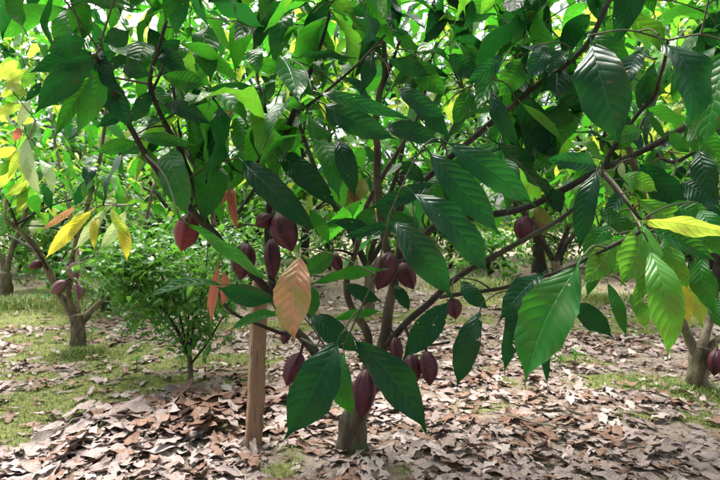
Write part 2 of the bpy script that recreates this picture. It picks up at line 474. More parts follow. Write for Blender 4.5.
# ------------------------------------------------------------------ ground
def gz(x, y):
    z = 0.03 * noise.noise(Vector((x * 0.5, y * 0.5, 3.1))) + 0.012 * noise.noise(Vector((x * 2.1, y * 2.1, 7.7)))
    for cx, cyv, r, h in HEAPS:
        d2 = ((x - cx) ** 2 + (y - cyv) ** 2) / (r * r)
        if d2 < 4: z += h * math.exp(-d2 * 1.6)
    return z
HEAPS = [(*G(232, 408).xy, 0.35, 0.075), (*G(130, 425).xy, 0.32, 0.04), (*G(620, 405).xy, 0.5, 0.05), (*G(500, 420).xy, 0.4, 0.03)]
def patch(px, py, rx, ry):
    g = G(px, py); return (g.x, g.y, rx, ry)
PATCHES = [patch(45, 408, 0.46, 0.24), patch(10, 425, 0.45, 0.2), patch(105, 384, 0.36, 0.15), patch(70, 395, 0.4, 0.2), patch(130, 376, 0.4, 0.14), patch(82, 351, 0.62, 0.30), patch(40, 335, 0.6, 0.3), patch(150, 364, 0.42, 0.13), patch(228, 357, 0.4, 0.16), patch(20, 372, 0.25, 0.10),
           patch(688, 388, 0.58, 0.26), patch(640, 380, 0.45, 0.18), patch(712, 420, 0.25, 0.10), patch(640, 420, 0.14, 0.06), patch(75, 305, 1.2, 0.8), patch(15, 318, 0.8, 0.5),
           patch(590, 318, 0.8, 0.35), patch(390, 314, 0.6, 0.3), patch(440, 318, 0.6, 0.3), patch(560, 360, 0.2, 0.1), patch(620, 330, 0.6, 0.2), patch(280, 325, 0.6, 0.3), patch(500, 300, 0.9, 0.4), patch(130, 292, 1.6, 0.7), patch(690, 320, 0.7, 0.4)]
def moss(x, y):
    m = 0.0
    for cx, cyv, rx, ry in PATCHES:
        d2 = ((x - cx) / rx) ** 2 + ((y - cyv) / ry) ** 2
        if d2 < 3: m = max(m, 1.25 - d2 * 0.75)
    m += 0.7 * noise.noise(Vector((x * 3.1, y * 3.1, 1.5))) + 0.55 * noise.noise(Vector((x * 8, y * 8, 2.5))) + (0.22 if x < -0.6 else 0.06)
    if y > 8: m = max(m, 0.28 + 0.35 * noise.noise(Vector((x * 0.6, y * 0.6, 4.5))))
    return min(1, max(0, m))

def axis(segments):
    out = []
    for a, b, st in segments:
        out += list(np.arange(a, b - 1e-6, st))
    out.append(segments[-1][1])
    return out
xs = axis([(-90, -20, 10), (-20, -6, 0.7), (-6, -2.2, 0.12), (-2.2, 2.2, 0.05), (2.2, 6, 0.12), (6, 20, 0.7), (20, 90, 10)])
ys = axis([(-30, -2, 4), (-2, 1.2, 0.4), (1.2, 4.2, 0.05), (4.2, 8, 0.12), (8, 20, 0.6), (20, 150, 10)])
gv, gm = [], []
for y in ys:
    for x in xs:
        gv.append((x, y, gz(x, y) - 0.02)); gm.append(moss(x, y))
nx = len(xs)
gf = [(j * nx + i, j * nx + i + 1, (j + 1) * nx + i + 1, (j + 1) * nx + i) for j in range(len(ys) - 1) for i in range(nx - 1)]
gme = new_mesh("ground", gv, gf, SOIL)
ga = gme.attributes.new("moss", 'FLOAT', 'POINT'); ga.data.foreach_set("value", np.asarray(gm, dtype=np.float32))
ground = link("ground", gme); tag(ground, kind="structure")

# ------------------------------------------------------------------ fallen leaves
def dry_geo(k):
    rg = random.Random(100 + k)
    V, Fc, UV = leaf_geo(1.0, rg.uniform(0.34, 0.46), 0.0, 0.0, rg.uniform(0.05, 0.16), rg.uniform(-0.7, 0.7), rg.uniform(-0.09, 0.09), nu=9, nh=2, petiole=0.08 if k % 2 else 0.0, seed=50 + k, notch=0.5)
    curl = [0.5, 1.3, 0.3, -0.7, 2.1, 0.9][k % 6]          # rolls the blade across its width
    dry_curl[k] = curl
    cup = rg.uniform(-0.9, 1.2)                                # bends it along its length
    out = []
    for v, (t, s) in zip(V, UV):
        y = v.y; ang = y / 0.2 * curl * 0.5
        if abs(curl) > 1e-3:
            R = 0.2 / (curl * 0.5)
            y2 = R * math.sin(ang); z2 = R * (1 - math.cos(ang)) + v.z
        b = cup * (v.x - 0.5); Rb = 1.0 / cup if abs(cup) > 0.05 else 20.0
        x3 = (Rb - z2) * math.sin((v.x - 0.5) / Rb) + 0.5
        z3 = Rb - (Rb - z2) * math.cos((v.x - 0.5) / Rb)
        z3 += 0.05 * noise.noise(Vector((v.x * 6, v.y * 9, k * 3.3)))
        out.append(Vector((x3, y2, z3)))
    lo = min(p.z for p in out)
    out = [p - Vector((0.5, 0, lo)) for p in out]
    return out, Fc, UV
NDRY = 12
dry_curl = {}
dry_data = [dry_geo(k) for k in range(NDRY)]
DRY_MESH = {}
def dry_mesh(kind, k):
    if (kind, k) not in DRY_MESH:
        V, Fc, UV = dry_data[k]
        DRY_MESH[(kind, k)] = new_mesh("fallen_leaf_" + kind, V, Fc, DRY[kind], UV)
    return DRY_MESH[(kind, k)]

rl = random.Random(21)
FEET = [G(352, 444), G(252, 439), G(78, 347), G(698, 386), G(190, 380), G(5, 300)]
litter = []
def litter_density(x, y):
    m = moss(x, y)
    d = 1.0 - 0.80 * min(1, max(0, (m - 0.15) / 0.55))
    d *= 0.75 + 0.5 * noise.noise(Vector((x * 1.1, y * 1.1, 9.2)))
    return d
def scatter(n, y0, y1, size0, size1):
    for _ in range(n):
        y = rl.uniform(y0, y1); half = 0.72 * y + 0.3
        x = rl.uniform(-half, half)
        if rl.random() > litter_density(x, y) or any((x - q.x) ** 2 + (y - q.y) ** 2 < 0.0045 for q in FEET): continue
        litter.append((x, y, rl.uniform(size0, size1)))
scatter(2900, 1.75, 3.2, 0.07, 0.17)
scatter(3800, 3.2, 5.2, 0.07, 0.18)
scatter(1900, 5.2, 8.0, 0.10, 0.22)
scatter(1300, 8.0, 14.0, 0.12, 0.24)
scatter(3500, 1.75, 3.6, 0.025, 0.07)
scatter(3000, 3.6, 6.0, 0.03, 0.08)
for cx, cyv, r, h in HEAPS[:2]:                         # deep drifts of big leaves
    for _ in range(110):
        a = rl.random() * TAU; q = r * math.sqrt(rl.random()) * 1.2
        litter.append((cx + math.cos(a) * q, cyv + math.sin(a) * q, rl.uniform(0.16, 0.27)))
litter.sort(key=lambda q: -q[2] / q[1])
COLOUR = {'a': "grey-brown", 'r': "dark reddish brown", 'w': "pale bleached"}
PLACES = [(G(252, 439), "round the foot of the wooden stake"), (G(352, 444), "below the pod-laden cacao tree"), (G(190, 385), "in front of the small-leaved shrub"), (G(60, 420), "beside the mossy patch"),
          (G(78, 347), "near the trunk of the yellowing cacao tree"), (G(698, 395), "near the low-forking cacao tree"), (G(480, 410), "under the long right branches"), (G(600, 425), "in the open litter by low-forking tree")]
def fallen_tag(o, kind, k, x, y):
    form = "tightly curled" if abs(dry_curl[k]) > 2 else ("half-curled" if abs(dry_curl[k]) > 1.2 else "flattish")
    place = min(PLACES, key=lambda q: (q[0].x - x) ** 2 + (q[0].y - y) ** 2)[1]
    lab = f"{form} {COLOUR[kind]} dry leaf lying {place}"
    tag(o, lab, "leaf", f"{form} {COLOUR[kind]} fallen leaves {place}")
mg = Merge()
mats_dry = [DRY['a'], DRY['r'], DRY['w']]
done = 0
for (x, y, s) in litter:
    heap = max([h * math.exp(-1.6 * ((x - cx) ** 2 + (y - cyv) ** 2) / (r * r)) for cx, cyv, r, h in HEAPS[:2]] + [0])
    pr = rl.random()
    brown = 0.26 + 6.0 * heap + 0.25 * noise.noise(Vector((x * 1.7, y * 1.7, 6.6)))
    kind = 'r' if pr < brown else ('w' if pr > 0.86 else 'a')
    k = rl.randrange(NDRY)
    tilt = Matrix.Rotation(rl.gauss(0, 0.17), 4, 'X') @ Matrix.Rotation(rl.gauss(0, 0.13), 4, 'Y')
    if rl.random() < 0.35: tilt = tilt @ Matrix.Rotation(math.pi, 4, 'X') @ Matrix.Translation((0, 0, -0.25 * rl.random()))
    R = Matrix.Rotation(rl.random() * TAU, 4, 'Z') @ tilt @ Matrix.Scale(s, 4)
    V = dry_data[k][0]
    lo = min((R @ v).z for v in V)
    M = Matrix.Translation((x, y, gz(x, y) - 0.02 - lo - 0.004 + abs(rl.gauss(0, 0.010)) + heap * 0.3 * rl.random())) @ R
    vis = abs(x) < 0.66 * y + 0.05 and y > 2.0
    if done < 300 and vis:
        o = link("fallen_leaf", dry_mesh(kind, k), None, M)
        fallen_tag(o, kind, k, x, y); done += 1
    else:
        mg.add(np.array([tuple(v) for v in V]), dry_data[k][1], np.array(dry_data[k][2]), M, rl.random(), "arw".index(kind))
o = link("leaf_litter", mg.build("leaf_litter", mats_dry))
tag(o, "carpet of small dry brown leaves covering the ground", "leaf litter", kind="stuff")

# ------------------------------------------------------------------ fallen sticks
for i in range(16):
    px, py = rl.uniform(20, 700), rl.uniform(352, 436)
    g = G(px, py); a = rl.random() * TAU; ln = rl.uniform(0.08, 0.32); n_ = 6
    pts_ = []
    for k in range(n_ + 1):
        u_ = k / n_ - 0.5
        x, y = g.x + math.cos(a) * ln * u_ + 0.012 * rl.gauss(0, 1), g.y + math.sin(a) * ln * u_ + 0.012 * rl.gauss(0, 1)
        pts_.append(Vector((x, y, gz(x, y) + 0.018 + 0.01 * rl.random())))
    v, f = tube(pts_, [rl.uniform(0.003, 0.006) * (1 - 0.5 * k / n_) for k in range(n_ + 1)], 6)
    oo = pts_[3]
    st = link("fallen_stick", new_mesh("fallen_stick", [p - oo for p in v], f, BARK_PALE if i % 3 else BARK), None, Matrix.Translation(oo))
    place = min(PLACES, key=lambda q: (q[0].x - g.x) ** 2 + (q[0].y - g.y) ** 2)[1]
    tag(st, ("thin pale crooked stick lying " if i % 3 else "thin dark crooked stick lying ") + place, "stick", "sticks in the leaf litter")

# ------------------------------------------------------------------ grass
rgs = random.Random(5)
V, Fc, Rn = [], [], []
def blade(x, y, h, w):
    a = rgs.random() * TAU; lean = rgs.uniform(0.2, 1.6) * h
    z = gz(x, y) - 0.022
    dx, dy = math.cos(a) * lean, math.sin(a) * lean
    sx, sy = -math.sin(a) * w, math.cos(a) * w
    n = len(V)
    V.extend([(x - sx, y - sy, z), (x + sx, y + sy, z), (x + dx * 0.4 + sx * 0.7, y + dy * 0.4 + sy * 0.7, z + h * 0.6), (x + dx * 0.4 - sx * 0.7, y + dy * 0.4 - sy * 0.7, z + h * 0.6), (x + dx, y + dy, z + h * 0.9)])
    Fc.extend([(n, n + 1, n + 2, n + 3), (n + 3, n + 2, n + 4)])
    r = min(1, max(0, rgs.gauss(0.5, 0.25))); Rn.extend([r] * 5)
for (y0, y1, n) in ((1.75, 3.2, 26000), (3.2, 5.5, 26000), (5.5, 9.0, 16000), (9, 16, 8000)):
    for _ in range(n):
        y = rgs.uniform(y0, y1); half = 0.72 * y + 0.3; x = rgs.uniform(-half, half)
        m = moss(x, y)
        if rgs.random() > (m - 0.25) * 1.5: continue
        blade(x, y, rgs.uniform(0.008, 0.030) * (1 + 0.07 * y), 0.0009 + 0.0004 * y)
for (px, py, r, n, hh) in ((80, 352, 0.22, 1300, 0.07), (695, 388, 0.25, 1200, 0.06), (165, 300, 1.2, 2500, 0.2), (120, 275, 1.5, 2500, 0.3), (25, 305, 0.9, 1800, 0.16), (480, 290, 1.2, 1800, 0.25), (600, 300, 1.0, 1500, 0.15)):
    g = G(px, py)
    for _ in range(n):
        a = rgs.random() * TAU; q = r * abs(rgs.gauss(0, 0.5))
        blade(g.x + math.cos(a) * q, g.y + math.sin(a) * q, rgs.uniform(0.4, 1.1) * hh, 0.0012 + 0.0006 * g.y)
for (y0, y1, n) in ((1.75, 3.2, 5000), (3.2, 5.5, 6000), (5.5, 10, 5000)):
    for _ in range(n):
        y = rgs.uniform(y0, y1); half = 0.72 * y + 0.3; x = rgs.uniform(-half, half)
        if noise.noise(Vector((x * 2.7, y * 2.7, 8.8))) < 0.08 or rgs.random() > (moss(x, y) - 0.2) * 1.6: continue
        h = rgs.uniform(0.008, 0.035) * (1 + 0.05 * y); s_ = rgs.uniform(0.005, 0.013) * (1 + 0.05 * y); a = rgs.random() * TAU
        c_, s2 = math.cos(a) * s_, math.sin(a) * s_; z = gz(x, y) - 0.02 + h; q = rgs.uniform(-0.5, 0.7) * s_
        n0 = len(V)
        V.extend([(x, y, z), (x + c_ - s2 * .6, y + s2 + c_ * .6, z + q), (x + 2 * c_, y + 2 * s2, z + q * .6), (x + c_ + s2 * .6, y + s2 - c_ * .6, z + q)])
        Fc.append((n0, n0 + 1, n0 + 2, n0 + 3)); Rn.extend([max(0, rgs.gauss(0.12, 0.12))] * 4)
o = link("grass", new_mesh("grass", V, Fc, GRASS, smooth=False, rnd=Rn))
tag(o, "short patchy yellowish green grass and moss on the soil", "grass", kind="stuff")

# ------------------------------------------------------------------ pods
def pod_geo(L=1.0, W=0.5, seed=0):
    V, Fc, UV = [], [], []
    rings, seg = 16, 40
    rg = random.Random(seed); bend = rg.uniform(-0.04, 0.04); ph = rg.random() * 6
    for i in range(rings + 1):
        t = i / rings
        r = 0.5 * W * (math.sin(math.pi * min(1, 0.04 + 0.955 * t ** 0.9)) ** 0.68)
        if t < 0.12: r *= 0.72 + 0.28 * (t / 0.12)
        if t > 0.82: r *= 1 - 0.38 * (t - 0.82) / 0.18
        for k in range(seg):
            a = TAU * k / seg
            rib = abs(math.sin(5 * a + 0.35 * t))
            pair = 0.5 + 0.5 * math.cos(5 * a)
            rr = r * (1 - 0.17 * (1 - rib ** 0.6) * (0.55 + 0.45 * pair)) * (1 + 0.03 * noise.noise(Vector((math.cos(a) * 2, math.sin(a) * 2, t * 5 + ph))))
            V.append(Vector((rr * math.cos(a) + bend * math.sin(math.pi * t), rr * math.sin(a), -t * L)))
            UV.append((k / seg, t))
    for i in range(rings):
        for k in range(seg):
            a = i * seg + k; b = i * seg + (k + 1) % seg
            Fc.append((a, a + seg, b + seg, b))
    for end in (0, rings):
        V.append(Vector((0, 0, -L * (1.03 if end else -0.0)))); UV.append((0.05, end / rings)); c = len(V) - 1
        for k in range(seg):
            a = end * seg + k; b = end * seg + (k + 1) % seg
            Fc.append((a, b, c) if end == 0 else (b, a, c))
    return V, Fc, UV

def add_pod(tree, top, bottom, width_ratio, mat, attach, label, seed):
    d = bottom - top; L = d.length
    V, Fc, UV = pod_geo(1.0, width_ratio, seed)
    me = new_mesh("cacao_pod", V, Fc, mat, UV)
    q = Vector((0, 0, -1)).rotation_difference(d.normalized())
    M = Matrix.Translation(top) @ q.to_matrix().to_4x4() @ Matrix.Rotation(seed * 1.7, 4, 'Z') @ Matrix.Scale(L, 4)
    o = link("cacao_pod", me, tree, M); tag(o, label)
    mid = top.lerp(attach, 0.5) + Vector((0, 0, 0.012))
    v, f = tube(catmull([top + d * 0.03, top - d * 0.06, mid, attach], 3), [0.008, 0.007, 0.0065, 0.006, 0.006, 0.006, 0.006, 0.0065, 0.007, 0.008], 6)
    inv = M.inverted()
    st = bpy.data.objects.new("stalk", new_mesh("stalk", [inv @ p for p in v], f, BARK))
    COL.objects.link(st); st.parent = o
    return o

# ------------------------------------------------------------------ trees
class Tree:
    def __init__(s, name, base, label, category, group=None):
        s.o = empty(name, base); tag(s.o, label, category, group)
        s.nodes = []            # (point, radius) on the wood, for attaching twigs
        s.leaves = []           # (matrix, kind, variant, hero mesh or None)
        s.seed = random.random() * 100
    def limb(s, name, pts, r0, r1, mat, sides=10, n=5, lump=0.25, flare=0.0):
        path = catmull(pts, n); m = len(path) - 1
        if name == 'branch': r0, r1 = r0 * 0.88, r1 * 0.88
        wob = [p + Vector((noise.noise(p * 9 + Vector((s.seed, 0, 0))), noise.noise(p * 9 + Vector((0, s.seed, 0))), 0)) * min(0.012, r0 * 0.35) * (0 if i in (0,) else 1) for i, p in enumerate(path)]
        rad = [r0 + (r1 - r0) * (i / m) ** 0.85 for i in range(m + 1)]
        if flare:
            for i in range(m + 1): rad[i] *= 1 + flare * math.exp(-i * 1.1)
        v, f = tube(wob, rad, sides, lump, s.seed)
        link(name, new_mesh(name, [p - s.o.location for p in v], f, mat), s.o, Matrix.Translation(s.o.location))
        s.nodes += [(p, r) for p, r in zip(wob, rad)]
        return wob
    def twig(s, p_end, max_r=0.005, name="twig", mat=None, sag=0.03):
        q, r = min(s.nodes, key=lambda a: (a[0] - p_end).length_squared)
        d = (q - p_end).length
        if d < 0.02: return
        r0 = min(max(0.003, r * 0.6), max_r)
        mid = q.lerp(p_end, 0.5) + Vector((random.gauss(0, 0.04) * d, random.gauss(0, 0.04) * d, sag * 0.3 + 0.03 * d))
        path = catmull([q, mid, p_end], 4)
        rad = [r0 + (0.0022 - r0) * i / 8 for i in range(9)]
        v, f = tube(path, rad, 5)
        link(name, new_mesh(name, [p - s.o.location for p in v], f, mat or TWIG), s.o, Matrix.Translation(s.o.location))
        s.nodes += [(p, rr) for p, rr in zip(path[2:], rad[2:])]
    def leaf(s, base, direction, normal, L, kind, var=None):
        s.leaves.append((leaf_matrix(base, direction, normal, L), kind, random.randrange(NVAR) if var is None else var, None))
    def hero(s, me, matrix, kind):
        s.leaves.append((matrix, kind, 0, me))
    def cluster(s, c, n, L0, L1, kinds, spread=0.05, droop=0.55, out=None, twig=True):
        if twig: s.twig(c)
        a0 = random.random() * TAU
        for i in range(n):
            a = a0 + TAU * i / n + random.gauss(0, 0.35)
            dr = droop + random.gauss(0, 0.28)
            d = Vector((math.cos(a) * math.cos(dr), math.sin(a) * math.cos(dr), -math.sin(dr)))
            if out is not None: d = (d + out * 0.5).normalized()
            nrm = Vector((0, 0, 1)) + Vector((random.gauss(0, .28), random.gauss(0, .28), 0))
            s.leaf(c + d * 0.03 + Vector((random.gauss(0, spread), random.gauss(0, spread), random.gauss(0, spread))), d, nrm, random.uniform(L0, L1), random.choice(kinds))
    def finish(s, limit=300, part="leaf"):
        eye = Vector((0, 0, CAM_H))
        def size(q):
            p = q[0].translation; L = q[0].col[0].length
            d = max(0.3, p.y)
            off = 0.0 if (abs(p.x) < 0.75 * d + 0.2 and -0.55 * d < p.z - CAM_H < 0.5 * d + 0.2) else 5.0
            return (0 if q[3] is not None else 1, off - L / d)
        s.leaves.sort(key=size)
        mg = Merge(); kinds = list(LEAF)
        for i, (M, kind, var, me) in enumerate(s.leaves):
            if me is not None:
                link(part, me, s.o, M)
            elif i < limit:
                link(part, shared_leaf(kind, var)[0], s.o, M)
            else:
                _, V, Fc, UV = shared_leaf(kind, var)
                T = Matrix.Translation(-s.o.location) @ M
                mg.add(V, Fc, UV, T, random.random(), kinds.index(kind))
        if mg.n:
            o = link("foliage", mg.build("foliage", [LEAF[k] for k in kinds]), s.o, Matrix.Translation(s.o.location))
            tag(o, kind="stuff")

EYE = Vector((0, 0, CAM_H))
hero_i = [0]
def hero_leaf(tree, bx, by, tx, ty, W, kind, Z=None, Zt=None, roll=0.0, bow=None, keel=0.25, side=0.0, twist=None, twig=True, flip=False):
    lp = math.hypot(tx - bx, ty - by)
    hero_i[0] += 1
    rg = random.Random(hero_i[0] * 31)
    if Z is None: Z = min(2.55, max(1.2, F * 0.265 * rg.uniform(0.92, 1.08) / max(lp, 1)))
    if Zt is None: Zt = Z - rg.uniform(0.0, 0.07)
    p0, p1 = P(bx, by, Z), P(tx, ty, Zt)
    d = p1 - p0; L = d.length
    Wm = W / F * (Z + Zt) / 2
    view = (EYE - p0).normalized()
    d_ = d.normalized()
    n = (view - d_ * view.dot(d_)).normalized()
    if roll == 0.0: roll = rg.uniform(-22, 22)
    n = Matrix.Rotation(math.radians(roll), 3, d_) @ n
    if bow is None: bow = rg.uniform(0.06, 0.20)
    if keel == 0.25: keel = rg.uniform(0.12, 0.55)
    if n.z < -0.15 and not flip: bow = -bow * 0.6
    if twist is None: twist = rg.uniform(-0.6, 0.6)
    Wm = Wm / max(0.5, math.cos(math.radians(roll))) * 0.93
    V, Fc, UV = leaf_geo(L, Wm, bow, keel, rg.uniform(0.05, 0.12), twist, side if side else rg.uniform(-0.05, 0.05), nu=20, nh=3, petiole=min(0.035, 0.12 * L), seed=hero_i[0], notch=0.10)
    me = new_mesh("leaf", V, Fc, LEAF[kind], UV)
    M = leaf_matrix(p0, d_, n, 1.0)
    tree.hero(me, M, kind)
    if twig: tree.twig(p0 - d_ * 0.03 + Vector((0, 0, -0.004)))

# ---- the main cacao tree
base = G(352, 444)
main = Tree("cacao_tree", (base.x, base.y, gz(base.x, base.y) - 0.02), "dark-leaved cacao tree hung with maroon pods, tied to no fence, beside the wooden stake", "tree")
main.o["label"] = "dark-leaved cacao tree hung with many maroon pods, growing beside the wooden stake"
ZB = base.y
T0 = Vector((base.x, base.y, gz(base.x, base.y) - 0.05))
def PP(lst): return [P(*q) for q in lst]
main.limb("trunk", [T0, P(354, 425, ZB), P(358, 405, ZB), P(362, 385, ZB - .01)], 0.062, 0.050, BARK_MAIN, 14, 6, 0.45, flare=0.75)
main.limb("branch", PP([(358, 412, ZB), (345, 392, ZB - .02), (322, 362, 2.36), (292, 326, 2.32), (266, 288, 2.28), (234, 257, 2.2), (209, 229, 2.1), (188, 208, 2.03), (163, 180, 1.95), (141, 147, 1.86), (124, 113, 1.75), (108, 78, 1.6), (97, 55, 1.42)]), 0.030, 0.006, BARK, 10)
main.limb("branch", PP([(209, 229, 2.1), (196, 195, 2.1), (180, 152, 2.08), (163, 120, 2.05), (151, 92, 2.0), (150, 74, 1.98), (158, 52, 1.95), (166, 20, 1.95)]), 0.014, 0.007, BARK, 8)
main.limb("branch", PP([(152, 90, 2.0), (160, 74, 2.02), (166, 58, 2.05)]), 0.007, 0.004, BARK, 6)
main.limb("branch", PP([(214, 226, 2.12), (211, 205, 2.15), (203, 182, 2.2), (190, 162, 2.25), (178, 138, 2.3), (170, 120, 2.3)]), 0.011, 0.006, BARK_PALE, 7)
main.limb("branch", PP([(206, 222, 2.1), (193, 180, 2.18), (184, 155, 2.2), (178, 120, 2.25)]), 0.009, 0.005, BARK, 7)
main.limb("branch", PP([(296, 330, 2.32), (280, 300, 2.34), (271, 270, 2.34), (268, 228, 2.32), (274, 180, 2.3), (281, 150, 2.28), (292, 115, 2.26), (303, 87, 2.24), (316, 56, 2.22), (330, 10, 2.2)]), 0.022, 0.011, BARK, 10)
main.limb("branch", PP([(301, 110, 2.26), (318, 98, 2.2), (340, 80, 2.12), (362, 60, 2.05), (385, 35, 2.0)]), 0.008, 0.005, BARK, 7)
main.limb("branch", PP([(275, 175, 2.3), (270, 135, 2.32), (263, 100, 2.34), (257, 74, 2.36), (253, 30, 2.36)]), 0.010, 0.006, BARK, 7)
main.limb("branch", PP([(300, 336, 2.32), (284, 334, 2.26), (262, 326, 2.2), (238, 316, 2.15), (223, 304, 2.12), (216, 285, 2.1)]), 0.010, 0.006, BARK, 7)
main.limb("branch", PP([(360, 395, ZB), (366, 365, 2.42), (368, 338, 2.44), (352, 307, 2.46), (346, 282, 2.46), (357, 248, 2.44), (368, 205, 2.42), (384, 175, 2.4), (398, 152, 2.4), (420, 110, 2.4), (430, 60, 2.4)]), 0.024, 0.008, BARK_MAIN, 10)
main.limb("branch", PP([(364, 392, ZB), (377, 362, 2.40), (385, 335, 2.38), (390, 302, 2.37), (394, 280, 2.36), (387, 250, 2.36), (380, 212, 2.35), (377, 165, 2.34), (376, 120, 2.32), (380, 92, 2.3), (385, 72, 2.3), (382, 30, 2.28)]), 0.031, 0.012, BARK_MAIN, 12)
main.limb("branch", PP([(385, 80, 2.3), (392, 62, 2.28), (400, 40, 2.25)]), 0.010, 0.007, BARK, 7)
main.limb("branch", PP([(382, 352, 2.39), (393, 338, 2.34), (406, 323, 2.3), (430, 302, 2.24), (453, 281, 2.18), (470, 269, 2.14), (497, 255, 2.08), (518, 243, 2.02), (540, 231, 1.96), (568, 213, 1.88), (592, 188, 1.78), (597, 168, 1.65), (640, 220, 1.55)]), 0.020, 0.005, BARK, 10)
main.limb("branch", PP([(394, 275, 2.36), (412, 252, 2.3), (436, 225, 2.22), (470, 217, 2.16), (507, 212, 2.1), (535, 204, 2.05), (570, 186, 1.98), (604, 168, 1.92), (645, 150, 1.86), (684, 128, 1.8), (720, 105, 1.7), (760, 75, 1.6)]), 0.017, 0.011, BARK, 10)
main.limb("branch", PP([(384, 232, 2.35), (400, 205, 2.3), (432, 173, 2.24), (466, 144, 2.2), (491, 123, 2.15), (510, 108, 2.12), (535, 87, 2.08), (566, 65, 2.02), (590, 40, 1.95), (610, 0, 1.9)]), 0.017, 0.010, BARK, 10)
main.limb("branch", PP([(440, 297, 2.2), (468, 293, 2.14), (491, 290, 2.06), (507, 287, 1.98), (541, 277, 1.82), (572, 266, 1.55), (600, 252, 1.45), (640, 232, 1.4)]), 0.010, 0.006, BARK, 8)
main.limb("branch", PP([(404, 325, 2.3), (412, 340, 2.26), (430, 345, 2.22), (450, 342, 2.18)]), 0.009, 0.005, BARK, 7)
main.limb("branch", PP([(604, 168, 1.92), (612, 150, 1.9), (640, 112, 1.84), (655, 95, 1.8), (664, 60, 1.6), (668, 40, 1.5)]), 0.011, 0.005, BARK, 7)
main.limb("branch", PP([(650, 148, 1.86), (672, 162, 1.75), (700, 150, 1.68), (730, 150, 1.6)]), 0.008, 0.005, BARK, 7)
main.limb("branch", PP([(600, 168, 1.9), (620, 190, 1.75), (638, 222, 1.6), (650, 245, 1.45), (660, 262, 1.42)]), 0.006, 0.004, BARK_PALE, 6)
main.limb("branch", PP([(300, 338, 2.32), (318, 346, 2.0), (335, 345, 1.72), (345, 344, 1.62)]), 0.007, 0.004, TWIG, 6)

H = lambda *a, **k: hero_leaf(main, *a, **k)
# top left
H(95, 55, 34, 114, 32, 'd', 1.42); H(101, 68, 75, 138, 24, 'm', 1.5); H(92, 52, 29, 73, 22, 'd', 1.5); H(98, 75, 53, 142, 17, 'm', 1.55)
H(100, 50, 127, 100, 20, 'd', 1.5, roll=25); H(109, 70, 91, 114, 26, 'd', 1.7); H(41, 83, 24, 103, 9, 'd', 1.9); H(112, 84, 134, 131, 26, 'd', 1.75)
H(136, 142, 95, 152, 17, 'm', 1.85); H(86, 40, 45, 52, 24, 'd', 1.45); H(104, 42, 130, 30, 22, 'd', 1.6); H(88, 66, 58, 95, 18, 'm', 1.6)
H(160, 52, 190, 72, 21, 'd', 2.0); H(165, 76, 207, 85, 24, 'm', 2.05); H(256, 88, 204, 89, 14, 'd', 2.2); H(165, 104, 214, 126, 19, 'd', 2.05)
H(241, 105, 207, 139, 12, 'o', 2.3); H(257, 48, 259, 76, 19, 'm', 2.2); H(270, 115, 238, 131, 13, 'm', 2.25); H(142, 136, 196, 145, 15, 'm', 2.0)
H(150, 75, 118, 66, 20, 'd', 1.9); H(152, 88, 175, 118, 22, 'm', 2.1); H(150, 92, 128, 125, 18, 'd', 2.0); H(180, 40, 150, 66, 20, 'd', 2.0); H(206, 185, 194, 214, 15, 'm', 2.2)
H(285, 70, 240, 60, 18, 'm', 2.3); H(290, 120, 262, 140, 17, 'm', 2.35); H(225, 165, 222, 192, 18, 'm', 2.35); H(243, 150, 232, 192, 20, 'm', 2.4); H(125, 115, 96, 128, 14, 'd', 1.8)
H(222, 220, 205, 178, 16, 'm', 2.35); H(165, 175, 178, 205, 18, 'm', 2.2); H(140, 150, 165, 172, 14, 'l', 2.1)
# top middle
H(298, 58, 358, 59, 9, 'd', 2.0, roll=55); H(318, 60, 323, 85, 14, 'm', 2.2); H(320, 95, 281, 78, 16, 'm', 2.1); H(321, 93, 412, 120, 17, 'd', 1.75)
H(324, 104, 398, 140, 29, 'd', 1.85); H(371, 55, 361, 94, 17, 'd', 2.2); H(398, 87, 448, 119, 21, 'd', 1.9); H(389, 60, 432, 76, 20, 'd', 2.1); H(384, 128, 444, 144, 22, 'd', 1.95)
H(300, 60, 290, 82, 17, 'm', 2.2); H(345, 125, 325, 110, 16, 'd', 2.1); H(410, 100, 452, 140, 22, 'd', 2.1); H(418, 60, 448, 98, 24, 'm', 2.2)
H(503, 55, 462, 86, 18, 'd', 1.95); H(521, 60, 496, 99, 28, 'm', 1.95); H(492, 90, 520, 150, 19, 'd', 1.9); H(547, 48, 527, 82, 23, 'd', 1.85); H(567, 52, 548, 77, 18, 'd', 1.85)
H(522, 104, 564, 143, 10, 'l', 1.95); H(448, 55, 482, 76, 22, 'd', 2.1); H(470, 90, 452, 128, 20, 'm', 2.15); H(488, 98, 462, 116, 16, 'm', 2.2); H(440, 112, 426, 140, 16, 'm', 2.2)
H(566, 62, 540, 96, 22, 'm', 2.1); H(575, 75, 560, 112, 24, 'm', 2.1); H(545, 110, 574, 122, 22, 'm', 2.1)
# top right
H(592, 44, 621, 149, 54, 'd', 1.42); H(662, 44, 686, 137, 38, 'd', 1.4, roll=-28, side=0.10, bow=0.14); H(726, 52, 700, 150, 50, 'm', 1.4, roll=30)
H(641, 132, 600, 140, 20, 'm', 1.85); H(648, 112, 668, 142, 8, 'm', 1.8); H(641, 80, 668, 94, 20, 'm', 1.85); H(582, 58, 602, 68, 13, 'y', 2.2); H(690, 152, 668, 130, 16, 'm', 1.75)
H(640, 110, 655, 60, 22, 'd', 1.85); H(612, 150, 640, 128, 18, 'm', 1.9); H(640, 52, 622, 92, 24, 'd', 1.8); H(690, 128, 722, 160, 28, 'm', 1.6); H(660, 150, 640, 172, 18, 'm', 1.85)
H(598, 170, 579, 252, 24, 'd', 1.6, roll=15); H(597, 167, 541, 158, 21, 'd', 1.62); H(622, 175, 658, 192, 20, 'l', 1.7); H(640, 164, 692, 216, 33, 'd', 1.7); H(682, 182, 722, 208, 30, 'd', 1.65)
